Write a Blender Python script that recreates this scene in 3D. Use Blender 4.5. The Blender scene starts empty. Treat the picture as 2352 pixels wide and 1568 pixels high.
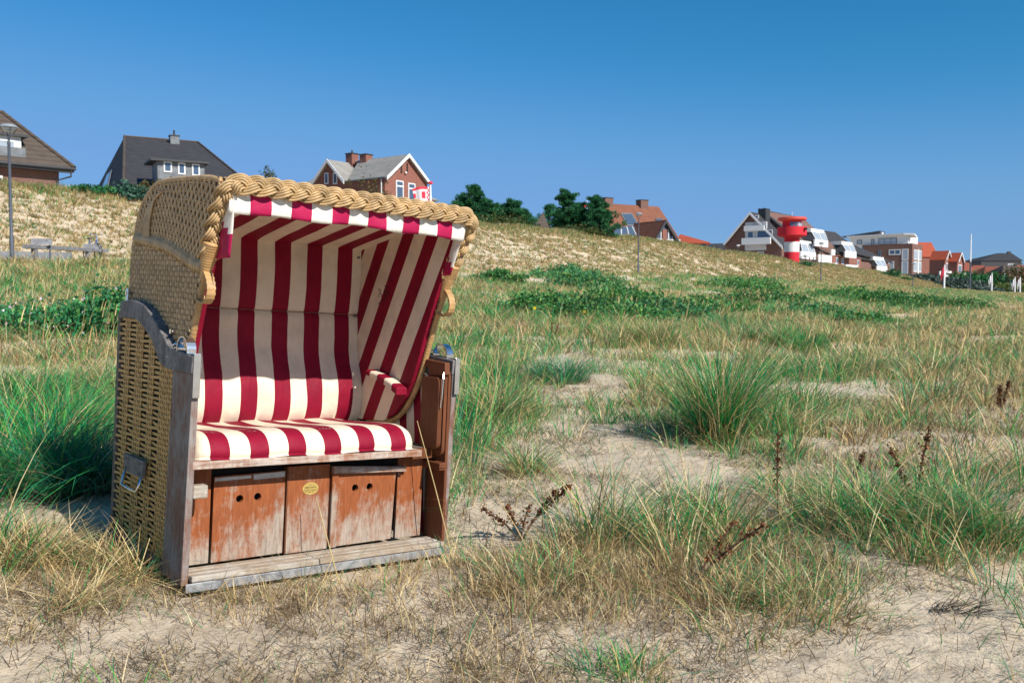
import bpy, bmesh, math, random
import numpy as np
from mathutils import Vector, Matrix
R = math.radians
random.seed(7); rng = np.random.default_rng(11)
sc = bpy.context.scene
col = sc.collection

# ------------------------------------------------------------------ camera, sky, sun, exposure
CH = 1.10                                   # eye height
PIT = R(2.95)
FPX, CX, CY = 2097.0, 1176.0, 784.0
cam = bpy.data.cameras.new('camera'); camo = bpy.data.objects.new('camera', cam); col.objects.link(camo)
camo.location = (0, 0, CH); camo.rotation_euler = (R(90) - PIT, 0, 0)
cam.sensor_width = 36; cam.lens = FPX / 2352 * 36; cam.clip_start = .05; cam.clip_end = 9000
cam.dof.use_dof = True; cam.dof.focus_distance = 3.9; cam.dof.aperture_fstop = 9
sc.camera = camo
SUN_AZ = (0.716, -0.698)                    # horizontal direction towards the sun
SUN_EL = R(38.5)
w = bpy.data.worlds.new('World'); sc.world = w; w.use_nodes = True
nt = w.node_tree; nt.nodes.clear()
sky = nt.nodes.new('ShaderNodeTexSky'); sky.sky_type = 'NISHITA'; sky.sun_disc = False
sky.sun_elevation = SUN_EL; sky.sun_rotation = math.atan2(SUN_AZ[0], SUN_AZ[1])
sky.air_density = 1.0; sky.dust_density = 0.1; sky.ozone_density = 1.3; sky.altitude = 0
bg = nt.nodes.new('ShaderNodeBackground'); bg.inputs[1].default_value = 0.10
wo = nt.nodes.new('ShaderNodeOutputWorld')
s1 = nt.nodes.new('ShaderNodeVectorMath'); s1.operation = 'SCALE'; s1.inputs['Scale'].default_value = .119
cv = nt.nodes.new('ShaderNodeRGBCurve'); cm = cv.mapping            # deep clear-air blue: less glare towards the horizon
for ch, pts in ((0, ((0, .008), (.235, .037), (.38, .118), (.5, .162), (.65, .181), (1, .24))), (1, ((0, 0), (.378, .238), (.62, .352), (.79, .368), (1, .44))), (2, ((0, 0), (.567, .515), (.72, .64), (1, .72)))):
    c_ = cm.curves[ch]; c_.points[0].location = pts[0]; c_.points[1].location = pts[-1]
    for p_ in pts[1:-1]: c_.points.new(*p_)
cm.update()
s2 = nt.nodes.new('ShaderNodeVectorMath'); s2.operation = 'SCALE'; s2.inputs['Scale'].default_value = 8.4
nt.links.new(sky.outputs[0], s1.inputs[0]); nt.links.new(s1.outputs[0], cv.inputs['Color']); nt.links.new(cv.outputs[0], s2.inputs[0]); nt.links.new(s2.outputs[0], bg.inputs[0])
nt.links.new(bg.outputs[0], wo.inputs[0])
sl = bpy.data.lights.new('sun', 'SUN'); sl.energy = 4.9; sl.angle = R(.5); sl.color = (1, .94, .85)
so = bpy.data.objects.new('sun', sl); col.objects.link(so)
sd = Vector((SUN_AZ[0] * math.cos(SUN_EL), SUN_AZ[1] * math.cos(SUN_EL), math.sin(SUN_EL)))
so.rotation_euler = sd.to_track_quat('Z', 'Y').to_euler(); so.location = (5, -5, 12)
sc.view_settings.view_transform = 'Standard'; sc.view_settings.look = 'None'
sc.view_settings.exposure = 0.33; sc.view_settings.gamma = 1
sc.render.engine = 'CYCLES'
sc.cycles.max_bounces = 6; sc.cycles.diffuse_bounces = 3; sc.cycles.glossy_bounces = 2
sc.cycles.transmission_bounces = 4; sc.cycles.transparent_max_bounces = 4

# ------------------------------------------------------------------ pixel <-> point helpers (photo measured at 2352 px width)
cp, sp = math.cos(PIT), math.sin(PIT)
def W(u, v, y):
    """point on the ray through photo pixel (u, v) whose world y is y"""
    a, b = (u - CX) / FPX, (CY - v) / FPX
    d = (a, cp + b * sp, -sp + b * cp); k = y / d[1]
    return Vector((d[0] * k, y, CH + d[2] * k))
def proj(p):
    dz = p[2] - CH; dep = p[1] * cp - dz * sp
    return CX + FPX * p[0] / dep, CY - FPX * (p[1] * sp + dz * cp) / dep
def solve(fn, target, x0, x1):
    for _ in range(40):
        f0, f1 = fn(x0) - target, fn(x1) - target
        if abs(f1 - f0) < 1e-9: break
        x2 = x1 - f1 * (x1 - x0) / (f1 - f0); x0, x1 = x1, x2
        if abs(x1 - x0) < 1e-5: break
    return x1

# ------------------------------------------------------------------ object helpers
def tag(o, label=None, cat=None, group=None, kind=None):
    if label: o['label'] = label
    if cat: o['category'] = cat
    if group: o['group'] = group
    if kind: o['kind'] = kind
    return o
def empty(name, M=None, loc=None, rz=0):
    o = bpy.data.objects.new(name, None); o.empty_display_size = .2; col.objects.link(o)
    if M is not None: o.matrix_world = M
    if loc is not None: o.location = loc; o.rotation_euler = (0, 0, rz)
    return o
def link(name, me, parent=None):
    o = bpy.data.objects.new(name, me); col.objects.link(o)
    if parent: o.parent = parent
    return o
def copy_tree(o, parent=None):
    c = o.copy(); col.objects.link(c); c.parent = parent
    for ch in list(o.children):
        copy_tree(ch, c)
    return c

class MB:
    def __init__(s): s.v = []; s.f = []; s.uv = []; s.mi = []; s.cur = 0
    def add(s, vs, fs, uvs=None):
        k = len(s.v); s.v += [tuple(p) for p in vs]; s.f += [tuple(i + k for i in f) for f in fs]
        s.uv += list(uvs) if uvs else [(0, 0)] * len(vs); s.mi += [s.cur] * len(fs)
        return s
    def box(s, x0, x1, y0, y1, z0, z1):
        v = [(x, y, z) for x in (x0, x1) for y in (y0, y1) for z in (z0, z1)]
        return s.add(v, [(0, 1, 3, 2), (4, 6, 7, 5), (0, 4, 5, 1), (2, 3, 7, 6), (0, 2, 6, 4), (1, 5, 7, 3)])
    def prism(s, poly, d, uvs=None):
        """poly: list of 3D points, extruded by vector d"""
        n = len(poly); d = Vector(d); P = [Vector(p) for p in poly]
        top = [p + d for p in P]
        u2 = (list(uvs) + list(uvs)) if uvs else None
        return s.add(P + top, [tuple(range(n))[::-1], tuple(range(n, 2 * n))] +
                     [(i, (i + 1) % n, n + (i + 1) % n, n + i) for i in range(n)], u2)
    def px(s, yz, x0, x1): return s.prism([(x0, y, z) for y, z in yz], (x1 - x0, 0, 0))
    def tube(s, path, r, sides=8, caps=True, squash=None):
        P = [Vector(p) for p in path]; n = len(P)
        rr = r if hasattr(r, '__len__') else [r] * n
        ref = Vector((0, 0, 1)); T0 = (P[1] - P[0]).normalized()
        if abs(T0.dot(ref)) > .9: ref = Vector((0, 1, 0))
        N = T0.cross(ref).normalized(); vs = []
        for i in range(n):
            T = (P[min(i + 1, n - 1)] - P[max(i - 1, 0)]).normalized()
            N = (N - T * N.dot(T)).normalized(); B = T.cross(N)
            for k in range(sides):
                a = 2 * math.pi * k / sides
                vs.append(P[i] + (N * math.cos(a) + B * math.sin(a)) * rr[i])
        fs = [(i * sides + k, i * sides + (k + 1) % sides, (i + 1) * sides + (k + 1) % sides, (i + 1) * sides + k)
              for i in range(n - 1) for k in range(sides)]
        if caps: fs += [tuple(range(sides))[::-1], tuple((n - 1) * sides + k for k in range(sides))]
        return s.add(vs, fs)
    def strip(s, path, nrm, wid, th):
        """flat bent strip: path points, outward normals, width, thickness"""
        P = [Vector(p) for p in path]; n = len(P); vs = []
        for i in range(n):
            T = (P[min(i + 1, n - 1)] - P[max(i - 1, 0)]).normalized()
            N = Vector(nrm[i] if isinstance(nrm, list) else nrm).normalized()
            L = T.cross(N).normalized() * (wid / 2); N = N * (th / 2)
            vs += [P[i] - L - N, P[i] + L - N, P[i] + L + N, P[i] - L + N]
        fs = [(i * 4 + k, i * 4 + (k + 1) % 4, i * 4 + 4 + (k + 1) % 4, i * 4 + 4 + k) for i in range(n - 1) for k in range(4)]
        fs += [(3, 2, 1, 0), tuple((n - 1) * 4 + k for k in range(4))]
        return s.add(vs, fs)
    def lathe(s, prof, cx=0, cy=0, n=20):
        vs = [(cx + r * math.cos(2 * math.pi * k / n), cy + r * math.sin(2 * math.pi * k / n), z) for r, z in prof for k in range(n)]
        m = len(prof)
        fs = [(i * n + k, i * n + (k + 1) % n, (i + 1) * n + (k + 1) % n, (i + 1) * n + k) for i in range(m - 1) for k in range(n)]
        fs += [tuple(range(n))[::-1], tuple((m - 1) * n + k for k in range(n))]
        return s.add(vs, fs)
    def build(s, name, mats, parent=None, smooth=False, bevel=0, angle=None, subsurf=0):
        me = bpy.data.meshes.new(name); me.from_pydata(s.v, [], s.f)
        mats = mats if isinstance(mats, (list, tuple)) else [mats]
        for m in mats: me.materials.append(m)
        if any(s.mi): me.polygons.foreach_set('material_index', s.mi)
        ul = me.uv_layers.new(name='UVMap')
        li = np.zeros(len(me.loops), dtype=np.int32); me.loops.foreach_get('vertex_index', li)
        ul.data.foreach_set('uv', np.array(s.uv, dtype=np.float32)[li].ravel())
        if len(s.f) < 30000:
            bm = bmesh.new(); bm.from_mesh(me); bmesh.ops.recalc_face_normals(bm, faces=bm.faces); bm.to_mesh(me); bm.free()
        if smooth:
            me.polygons.foreach_set('use_smooth', [True] * len(me.polygons))
            if angle: me.set_sharp_from_angle(angle=R(angle))
        me.update()
        o = link(name, me, parent)
        if bevel:
            b = o.modifiers.new('bevel', 'BEVEL'); b.width = bevel; b.segments = 2; b.limit_method = 'ANGLE'; b.angle_limit = R(35)
        if subsurf:
            b = o.modifiers.new('sub', 'SUBSURF'); b.levels = subsurf; b.render_levels = subsurf
        return o

# ------------------------------------------------------------------ materials
def newmat(name):
    m = bpy.data.materials.new(name); m.use_nodes = True; n = m.node_tree
    b = n.nodes['Principled BSDF']; return m, n, b
def N(n, t, **kw):
    x = n.nodes.new(t)
    for k, v in kw.items():
        if k == 'op': x.operation = v
        elif isinstance(k, str) and hasattr(x, k) and k not in ('inputs',): setattr(x, k, v)
    return x
def noise(n, scale, detail=4, vec=None, rough=.55, dist=0):
    x = n.nodes.new('ShaderNodeTexNoise'); x.inputs['Scale'].default_value = scale
    x.inputs['Detail'].default_value = detail; x.inputs['Roughness'].default_value = rough; x.inputs['Distortion'].default_value = dist
    if vec is not None: n.links.new(vec, x.inputs['Vector'])
    return x
def coords(n, scale=(1, 1, 1), rot=(0, 0, 0)):
    tc = n.nodes.new('ShaderNodeTexCoord'); mp = n.nodes.new('ShaderNodeMapping')
    mp.inputs['Scale'].default_value = scale; mp.inputs['Rotation'].default_value = rot
    n.links.new(tc.outputs['Object'], mp.inputs['Vector']); return mp.outputs[0]
def ramp(n, fac, stops):
    x = n.nodes.new('ShaderNodeValToRGB'); e = x.color_ramp.elements
    while len(e) > 1: e.remove(e[-1])
    e[0].position, e[0].color = stops[0][0], (*stops[0][1], 1)
    for p, c in stops[1:]:
        k = e.new(p); k.color = (*c, 1)
    n.links.new(fac, x.inputs[0]); return x
def mix(n, fac, a, b, mode='MIX'):
    x = n.nodes.new('ShaderNodeMix'); x.data_type = 'RGBA'; x.blend_type = mode
    for i, val in ((0, fac), (6, a), (7, b)):
        if hasattr(val, 'node'): n.links.new(val, x.inputs[i])
        else: x.inputs[i].default_value = val if i == 0 else (*val, 1)
    return x.outputs[2]
def mth(n, op, a, b=None, clamp=False):
    x = n.nodes.new('ShaderNodeMath'); x.operation = op; x.use_clamp = clamp
    for i, val in ((0, a), (1, b)):
        if val is None: continue
        if hasattr(val, 'node'): n.links.new(val, x.inputs[i])
        else: x.inputs[i].default_value = val
    return x.outputs[0]
def bump(n, b, h, strength=.3, dist=.01):
    x = n.nodes.new('ShaderNodeBump'); x.inputs['Strength'].default_value = strength; x.inputs['Distance'].default_value = dist
    n.links.new(h, x.inputs['Height']); n.links.new(x.outputs[0], b.inputs['Normal'])
def plain(name, c, rough=.6, var=.25, scale=8, metal=0, bmp=0, spec=None, stretch=(1, 1, 1)):
    m, n, b = newmat(name); v = coords(n, stretch); x = noise(n, scale, 5, v)
    lo = tuple(k * (1 - var) for k in c); hi = tuple(min(1, k * (1 + var)) for k in c)
    r = ramp(n, x.outputs[0], [(.3, lo), (.7, hi)]); n.links.new(r.outputs[0], b.inputs['Base Color'])
    b.inputs['Roughness'].default_value = rough; b.inputs['Metallic'].default_value = metal
    if spec is not None: b.inputs['Specular IOR Level'].default_value = spec
    if bmp: bump(n, b, x.outputs[0], bmp, .01)
    return m
def fabric(name, cream, red, axis='u', dirt=.5, duty=.49):
    m, n, b = newmat(name)
    uv = n.nodes.new('ShaderNodeUVMap'); uv.uv_map = 'UVMap'
    sx = n.nodes.new('ShaderNodeSeparateXYZ'); n.links.new(uv.outputs[0], sx.inputs[0])
    fr = mth(n, 'FRACT', sx.outputs[0]); lt = mth(n, 'LESS_THAN', fr, duty)
    v = coords(n); n1 = noise(n, 5, 6, v, .65); n2 = noise(n, 260, 2, v)
    cr = ramp(n, n1.outputs[0], [(.30, tuple(k * (1 - .25 * dirt) for k in cream)), (.55, cream), (.8, tuple(min(.9, k * 1.05) for k in cream))])
    rr = ramp(n, n1.outputs[0], [(.3, tuple(k * .8 for k in red)), (.7, tuple(k * 1.15 for k in red))])
    c = mix(n, lt, cr.outputs[0], rr.outputs[0])
    # scuffs where the coating has worn through
    v2 = coords(n, (1, 1, 1)); n3 = noise(n, 34, 8, v2, .75); n4 = noise(n, 4, 2, v2)
    k = mth(n, 'MULTIPLY', mth(n, 'GREATER_THAN', n3.outputs[0], .70), mth(n, 'GREATER_THAN', n4.outputs[0], .55))
    c = mix(n, mth(n, 'MULTIPLY', k, .6 * dirt), c, (.6, .52, .45))
    n.links.new(c, b.inputs['Base Color']); b.inputs['Roughness'].default_value = .6
    b.inputs['Specular IOR Level'].default_value = .18
    n5 = noise(n, 13, 3, coords(n, (1, 1, .45)), .5, 1.2); h = mth(n, 'ADD', mth(n, 'MULTIPLY', n2.outputs[0], .12), mth(n, 'ADD', n1.outputs[0], n5.outputs[0])); bump(n, b, h, .45, .012)
    return m
def wood(name, paint, bare, cover=.5, grain=(14, 14, 1.2), low=None, rough=.6, dark=(.05, .03, .02)):
    """varnish worn through to grey wood; low=(z0,z1): more wear near the ground"""
    m, n, b = newmat(name); g = coords(n, grain); v = coords(n, (1, 1, .55))
    ng = noise(n, 9, 8, g, .7, .4); n1 = noise(n, 16, 10, v, .80, .2); n2 = noise(n, 8, 3, coords(n, (1, 1, .8)))
    f = mth(n, 'ADD', mth(n, 'MULTIPLY', n1.outputs[0], .7), mth(n, 'MULTIPLY', n2.outputs[0], .45))
    f = mth(n, 'ADD', f, mth(n, 'MULTIPLY', ng.outputs[0], .18))
    if low:
        tc = n.nodes.new('ShaderNodeTexCoord'); s = n.nodes.new('ShaderNodeSeparateXYZ'); n.links.new(tc.outputs['Object'], s.inputs[0])
        mr = n.nodes.new('ShaderNodeMapRange'); mr.inputs[1].default_value = low[0]; mr.inputs[2].default_value = low[1]
        mr.inputs[3].default_value = .155; mr.inputs[4].default_value = -.03; n.links.new(s.outputs[2], mr.inputs[0])
        f = mth(n, 'ADD', f, mr.outputs[0])
    t = .665 + (.5 - cover) * .38
    mk = ramp(n, f, [(t - .05, (0, 0, 0)), (t + .12, (1, 1, 1))])
    pr = ramp(n, ng.outputs[0], [(.25, tuple(k * .62 for k in paint)), (.5, paint), (.75, tuple(k * 1.3 for k in paint))])
    br = ramp(n, ng.outputs[0], [(.25, tuple(k * .5 for k in bare)), (.5, bare), (.8, tuple(min(.9, k * 1.3) for k in bare))])
    c = mix(n, mk.outputs[0], pr.outputs[0], br.outputs[0])
    n.links.new(c, b.inputs['Base Color']); b.inputs['Roughness'].default_value = rough
    b.inputs['Specular IOR Level'].default_value = .3
    h = mth(n, 'SUBTRACT', ng.outputs[0], mth(n, 'MULTIPLY', mk.outputs[0], .5)); bump(n, b, h, .5, .004)
    return m
def cane(name, c, var=.3, rough=.45):
    m, n, b = newmat(name); v = coords(n); x = noise(n, 22, 4, v); y = noise(n, 160, 3, v)
    r = ramp(n, x.outputs[0], [(.3, tuple(k * (1 - var) for k in c)), (.55, c), (.75, tuple(min(.9, k * (1 + var * .7)) for k in c))])
    n.links.new(r.outputs[0], b.inputs['Base Color']); b.inputs['Roughness'].default_value = rough
    bump(n, b, y.outputs[0], .15, .003); return m
def tiles(name, c, var=.2, row=.24, amp=.6, rough=.75):
    m, n, b = newmat(name); tc = n.nodes.new('ShaderNodeTexCoord'); s = n.nodes.new('ShaderNodeSeparateXYZ')
    n.links.new(tc.outputs['Object'], s.inputs[0])
    saw = mth(n, 'FRACT', mth(n, 'DIVIDE', s.outputs[2], row))
    along = mth(n, 'FRACT', mth(n, 'DIVIDE', mth(n, 'ADD', s.outputs[0], s.outputs[1]), .3))
    x = noise(n, 1.3, 6, tc.outputs['Object'], .7)
    r = ramp(n, x.outputs[0], [(.3, tuple(k * (1 - var) for k in c)), (.7, tuple(k * (1 + var) for k in c))])
    dk = mth(n, 'LESS_THAN', saw, .16); cc = mix(n, mth(n, 'MULTIPLY', dk, .45 * amp), r.outputs[0], tuple(k * .35 for k in c))
    n.links.new(cc, b.inputs['Base Color']); b.inputs['Roughness'].default_value = rough
    b.inputs['Specular IOR Level'].default_value = .25
    h = mth(n, 'ADD', saw, mth(n, 'MULTIPLY', mth(n, 'SINE', mth(n, 'MULTIPLY', along, 6.28)), .4)); bump(n, b, h, .6 * amp, .05)
    return m
def brick(name, c, row=.083):
    m, n, b = newmat(name); tc = n.nodes.new('ShaderNodeTexCoord'); s = n.nodes.new('ShaderNodeSeparateXYZ')
    n.links.new(tc.outputs['Object'], s.inputs[0])
    cb_ = n.nodes.new('ShaderNodeCombineXYZ'); n.links.new(mth(n, 'ADD', s.outputs[0], s.outputs[1]), cb_.inputs[0]); n.links.new(s.outputs[2], cb_.inputs[1])
    bt = n.nodes.new('ShaderNodeTexBrick'); bt.inputs['Scale'].default_value = 1; bt.inputs['Brick Width'].default_value = .25
    bt.inputs['Row Height'].default_value = row; bt.inputs['Mortar Size'].default_value = .008
    bt.inputs['Color1'].default_value = (*c, 1); bt.inputs['Color2'].default_value = (*tuple(k * .7 for k in c), 1)
    bt.inputs['Mortar'].default_value = (.3, .25, .22, 1); n.links.new(cb_.outputs[0], bt.inputs['Vector'])
    x = noise(n, .8, 5, tc.outputs['Object']); cc = mix(n, mth(n, 'MULTIPLY', x.outputs[0], .5), bt.outputs[0], tuple(k * .55 for k in c))
    n.links.new(cc, b.inputs['Base Color']); b.inputs['Roughness'].default_value = .85; return m
def attrmat(name, trans=.28, rough=.55):
    m = bpy.data.materials.new(name); m.use_nodes = True; n = m.node_tree; n.nodes.clear()
    a = n.nodes.new('ShaderNodeAttribute'); a.attribute_name = 'col'
    d = n.nodes.new('ShaderNodeBsdfPrincipled'); d.inputs['Roughness'].default_value = rough; d.inputs['Specular IOR Level'].default_value = .3
    t = n.nodes.new('ShaderNodeBsdfTranslucent'); mx = n.nodes.new('ShaderNodeMixShader'); mx.inputs[0].default_value = trans
    o = n.nodes.new('ShaderNodeOutputMaterial')
    n.links.new(a.outputs['Color'], d.inputs['Base Color']); n.links.new(a.outputs['Color'], t.inputs['Color'])
    n.links.new(d.outputs[0], mx.inputs[1]); n.links.new(t.outputs[0], mx.inputs[2]); n.links.new(mx.outputs[0], o.inputs[0]); return m

# ------------------------------------------------------------------ terrain
def hash2(ix, iy, seed):
    h = (ix * 374761393 + iy * 668265263 + seed * 1274126177) & 0xffffffff
    h = ((h ^ (h >> 13)) * 1274126177) & 0xffffffff
    return ((h ^ (h >> 16)) & 0xffff) / 65535.0
def vnoise(x, y, seed=0):
    x = np.asarray(x, float); y = np.asarray(y, float)
    ix = np.floor(x).astype(np.int64); iy = np.floor(y).astype(np.int64); fx = x - ix; fy = y - iy
    fx = fx * fx * (3 - 2 * fx); fy = fy * fy * (3 - 2 * fy)
    a = hash2(ix, iy, seed); b = hash2(ix + 1, iy, seed); c = hash2(ix, iy + 1, seed); d = hash2(ix + 1, iy + 1, seed)
    return (a * (1 - fx) + b * fx) * (1 - fy) + (c * (1 - fx) + d * fx) * fy
def fbm(x, y, o=4, seed=0):
    t = 0; amp = .5; tot = 0
    for k in range(o):
        t = t + amp * vnoise(x * 2 ** k, y * 2 ** k, seed + k * 17); tot += amp; amp *= .5
    return t / tot                                        # 0..1
def ns(x, y):
    dx = x + 18.0; dy = y - 33.0
    return dx * -.807 + dy * .590, dx * .590 + dy * .807   # n across the promenade, s along it
ZP = ([-200, -20, 0, 48, 92, 140, 250, 500, 1500], [2.0, 2.1, 2.15, 2.55, 2.35, 1.9, 1.2, .9, .9])
ZC = ([-200, -20, 8, 50, 79, 104, 150, 200, 300, 411, 700, 1500], [7.0, 7.0, 7.1, 7.55, 7.8, 7.2, 6.5, 5.5, 3.9, 2.3, 1.6, 1.4])
CHM = Matrix(((0.76766809, -0.63935934, 0.04502033, -1.22232), (0.63816729, 0.76890808, 0.03743512, 3.31755),
              (-0.05855099, 0.0, 0.99828442, CH - 1.07610), (0, 0, 0, 1)))
CHI = CHM.inverted()
def smooth(a, b, x):
    t = np.clip((x - a) / (b - a), 0, 1); return t * t * (3 - 2 * t)
def ground(x, y, fine=True):
    x = np.asarray(x, float); y = np.asarray(y, float)
    n, s = ns(x, y)
    zp = np.interp(s, *ZP); zc = np.interp(s, *ZC)
    prof = np.interp(n, [-60, -31, -26, -20, -13, -6, -2.2], [-.10, .0, .13, .42, .95, 1.72, 2.2]) / 2.2
    z = np.where(n < -2.2, prof * zp, zp)
    t = np.clip((n - 3.5) / 15, 0, 1); up = t * t * (3 - 2 * t) * .35 + t * .65
    z = np.where(n > 3.5, zp + (zc - zp) * up, z)
    z = z - np.clip(n - 18, 0, 60) * .012
    far = smooth(9, 18, np.hypot(x, y))
    hum = (fbm(x / 4.5, y / 4.5, 4, 3) - .5)
    z = z + hum * far * np.where(n < -3, .55, 0) + hum * far * np.where(n > 6, .5, 0)
    z = z + (fbm(x / 1.1, y / 1.1, 3, 9) - .5) * .16 * smooth(2, 6, np.hypot(x, y)) * np.where((n < -3), 1, 0)
    z = z + np.where(n > 5, (fbm(x / 3.0, y / 3.0, 3, 29) - .5) * .35, 0)
    if fine:
        nr = 1 - smooth(10, 16, np.hypot(x, y))
        z = z + (fbm(x / .22, y / .22, 3, 5) - .5) * .045 * nr + (fbm(x / .07, y / .07, 2, 6) - .5) * .012 * nr
    # level pad under the chair
    xl = (x + 1.22232) * .7677 + (y - 3.31755) * .6382; yl = -(x + 1.22232) * .6394 + (y - 3.31755) * .7689
    dx = np.maximum(np.maximum(-xl, xl - 1.2), 0); dy = np.maximum(np.maximum(-yl - .05, yl - .9), 0)
    k = 1 - smooth(.0, .55, np.hypot(dx, dy))
    zpad = .024 - .0585 * np.clip(xl, -.6, 1.8) - .040
    z = z * (1 - k) + (zpad + (fbm(x / .22, y / .22, 3, 5) - .5) * .03) * k
    return z
def gz(x, y): return float(ground(np.array([x]), np.array([y]))[0])
def gpix(u, v):
    """ground point seen at photo pixel"""
    lo, hi = 1.5, 600.0
    ys = np.geomspace(1.5, 600, 900); a, b = (u - CX) / FPX, (CY - v) / FPX
    d = np.array((a, cp + b * sp, -sp + b * cp)); k = ys / d[1]
    dz = CH + d[2] * k - ground(d[0] * k, ys, False)
    i = int(np.argmax(dz < 0)); i = i if dz[i] < 0 else 899
    return float(d[0] * k[i]), float(ys[i])

sand, n, b = newmat('sand')
tc = n.nodes.new('ShaderNodeTexCoord'); v = tc.outputs['Object']
a1 = noise(n, .35, 6, v, .6); a2 = noise(n, 22, 6, v, .75); a3 = noise(n, 190, 3, v); a4 = noise(n, 3.2, 5, v, .7)
r1 = ramp(n, a1.outputs[0], [(.35, (.58, .475, .345)), (.65, (.69, .575, .425))])
r2 = ramp(n, a2.outputs[0], [(.33, (.62, .58, .54)), (.5, (1, 1, 1)), (.8, (1.05, 1.05, 1.05))])
c = mix(n, .7, r1.outputs[0], r2.outputs[0], 'MULTIPLY')
r3 = ramp(n, a4.outputs[0], [(.33, (.75, .70, .65)), (.5, (1, 1, 1))]); c = mix(n, .5, c, r3.outputs[0], 'MULTIPLY')
n.links.new(c, b.inputs['Base Color']); b.inputs['Roughness'].default_value = .95; b.inputs['Specular IOR Level'].default_value = .1
h = mth(n, 'ADD', mth(n, 'MULTIPLY', a2.outputs[0], 1.0), mth(n, 'MULTIPLY', a3.outputs[0], .25)); h = mth(n, 'ADD', h, mth(n, 'MULTIPLY', a4.outputs[0], 2.0))
bump(n, b, h, .6, .03)

def terrain():
    th = np.concatenate([np.linspace(-180, -50, 40, endpoint=False), np.linspace(-50, -36, 30, endpoint=False),
                         np.linspace(-36, 36, 520, endpoint=False), np.linspace(36, 50, 30, endpoint=False), np.linspace(50, 180, 40, endpoint=False)])
    rr = np.concatenate([[.05, .6, 1.2, 1.7], np.geomspace(2.1, 400, 520), np.geomspace(430, 7000, 22)])
    T, Rr = np.meshgrid(R(1) * th, rr); X = Rr * np.sin(T); Y = Rr * np.cos(T)
    Z = ground(X, Y); nn, ss = ns(X, Y); Z = Z - .08 * ((nn > -1.9) & (nn < 3.3) & (Rr < 400))
    V = np.stack([X, Y, Z], -1).reshape(-1, 3); m, k = X.shape
    i = np.arange(m - 1)[:, None] * k; j = np.arange(k)[None]; j2 = (j + 1) % k
    F = np.stack([i + j, i + j2, i + k + j2, i + k + j], -1).reshape(-1, 4)
    return fastmesh('sand_ground', V, F, None, sand, smooth=True)
def fastmesh(name, V, F, C, mat, parent=None, smooth=False, F3=None):
    me = bpy.data.meshes.new(name); nv = len(V)
    loops = F.ravel() if F3 is None else np.concatenate([F.ravel(), F3.ravel()])
    nf4 = len(F); nf3 = 0 if F3 is None else len(F3)
    me.vertices.add(nv); me.vertices.foreach_set('co', np.ascontiguousarray(V, dtype=np.float32).ravel())
    me.loops.add(len(loops)); me.loops.foreach_set('vertex_index', loops.astype(np.int32))
    me.polygons.add(nf4 + nf3)
    st = np.concatenate([np.arange(nf4) * F.shape[1] if nf4 else [], nf4 * (F.shape[1] if nf4 else 0) + np.arange(nf3) * 3]).astype(np.int32)
    me.polygons.foreach_set('loop_start', st)
    me.polygons.foreach_set('use_smooth', np.full(nf4 + nf3, smooth))
    if C is not None:
        at = me.attributes.new('col', 'FLOAT_COLOR', 'POINT')
        at.data.foreach_set('color', np.concatenate([C, np.ones((nv, 1))], 1).astype(np.float32).ravel())
    me.update(calc_edges=True); me.materials.append(mat)
    return link(name, me, parent)
tag(terrain(), kind='structure')

# ------------------------------------------------------------------ grass generator
GREEN = np.array([[.022, .25, .065], [.05, .31, .06], [.012, .20, .085], [.10, .34, .055], [.02, .25, .10]])
STRAW = np.array([[.50, .36, .15], [.60, .46, .22], [.40, .28, .12], [.68, .55, .31]])
BROWN = np.array([[.16, .10, .05], [.22, .15, .08], [.11, .075, .04], [.28, .19, .11]])
GREY = np.array([[.07, .13, .10], [.10, .16, .12], [.05, .10, .08]])
def pick(pal, n): return np.clip(pal[rng.integers(0, len(pal), n)] * rng.uniform(.85, 1.45, (n, 1)), 0, .9)
def mixcol(n, g, s, b):
    """g, s, b: weights (arrays or scalars) of green, straw, brown"""
    g = np.broadcast_to(g, n).astype(float); s = np.broadcast_to(s, n).astype(float); b = np.broadcast_to(b, n).astype(float)
    t = rng.uniform(0, 1, n) * (g + s + b)
    C = pick(GREEN, n); m = t > g; C[m] = pick(STRAW, n)[m]; m = t > g + s; C[m] = pick(BROWN, n)[m]
    return C
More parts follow.
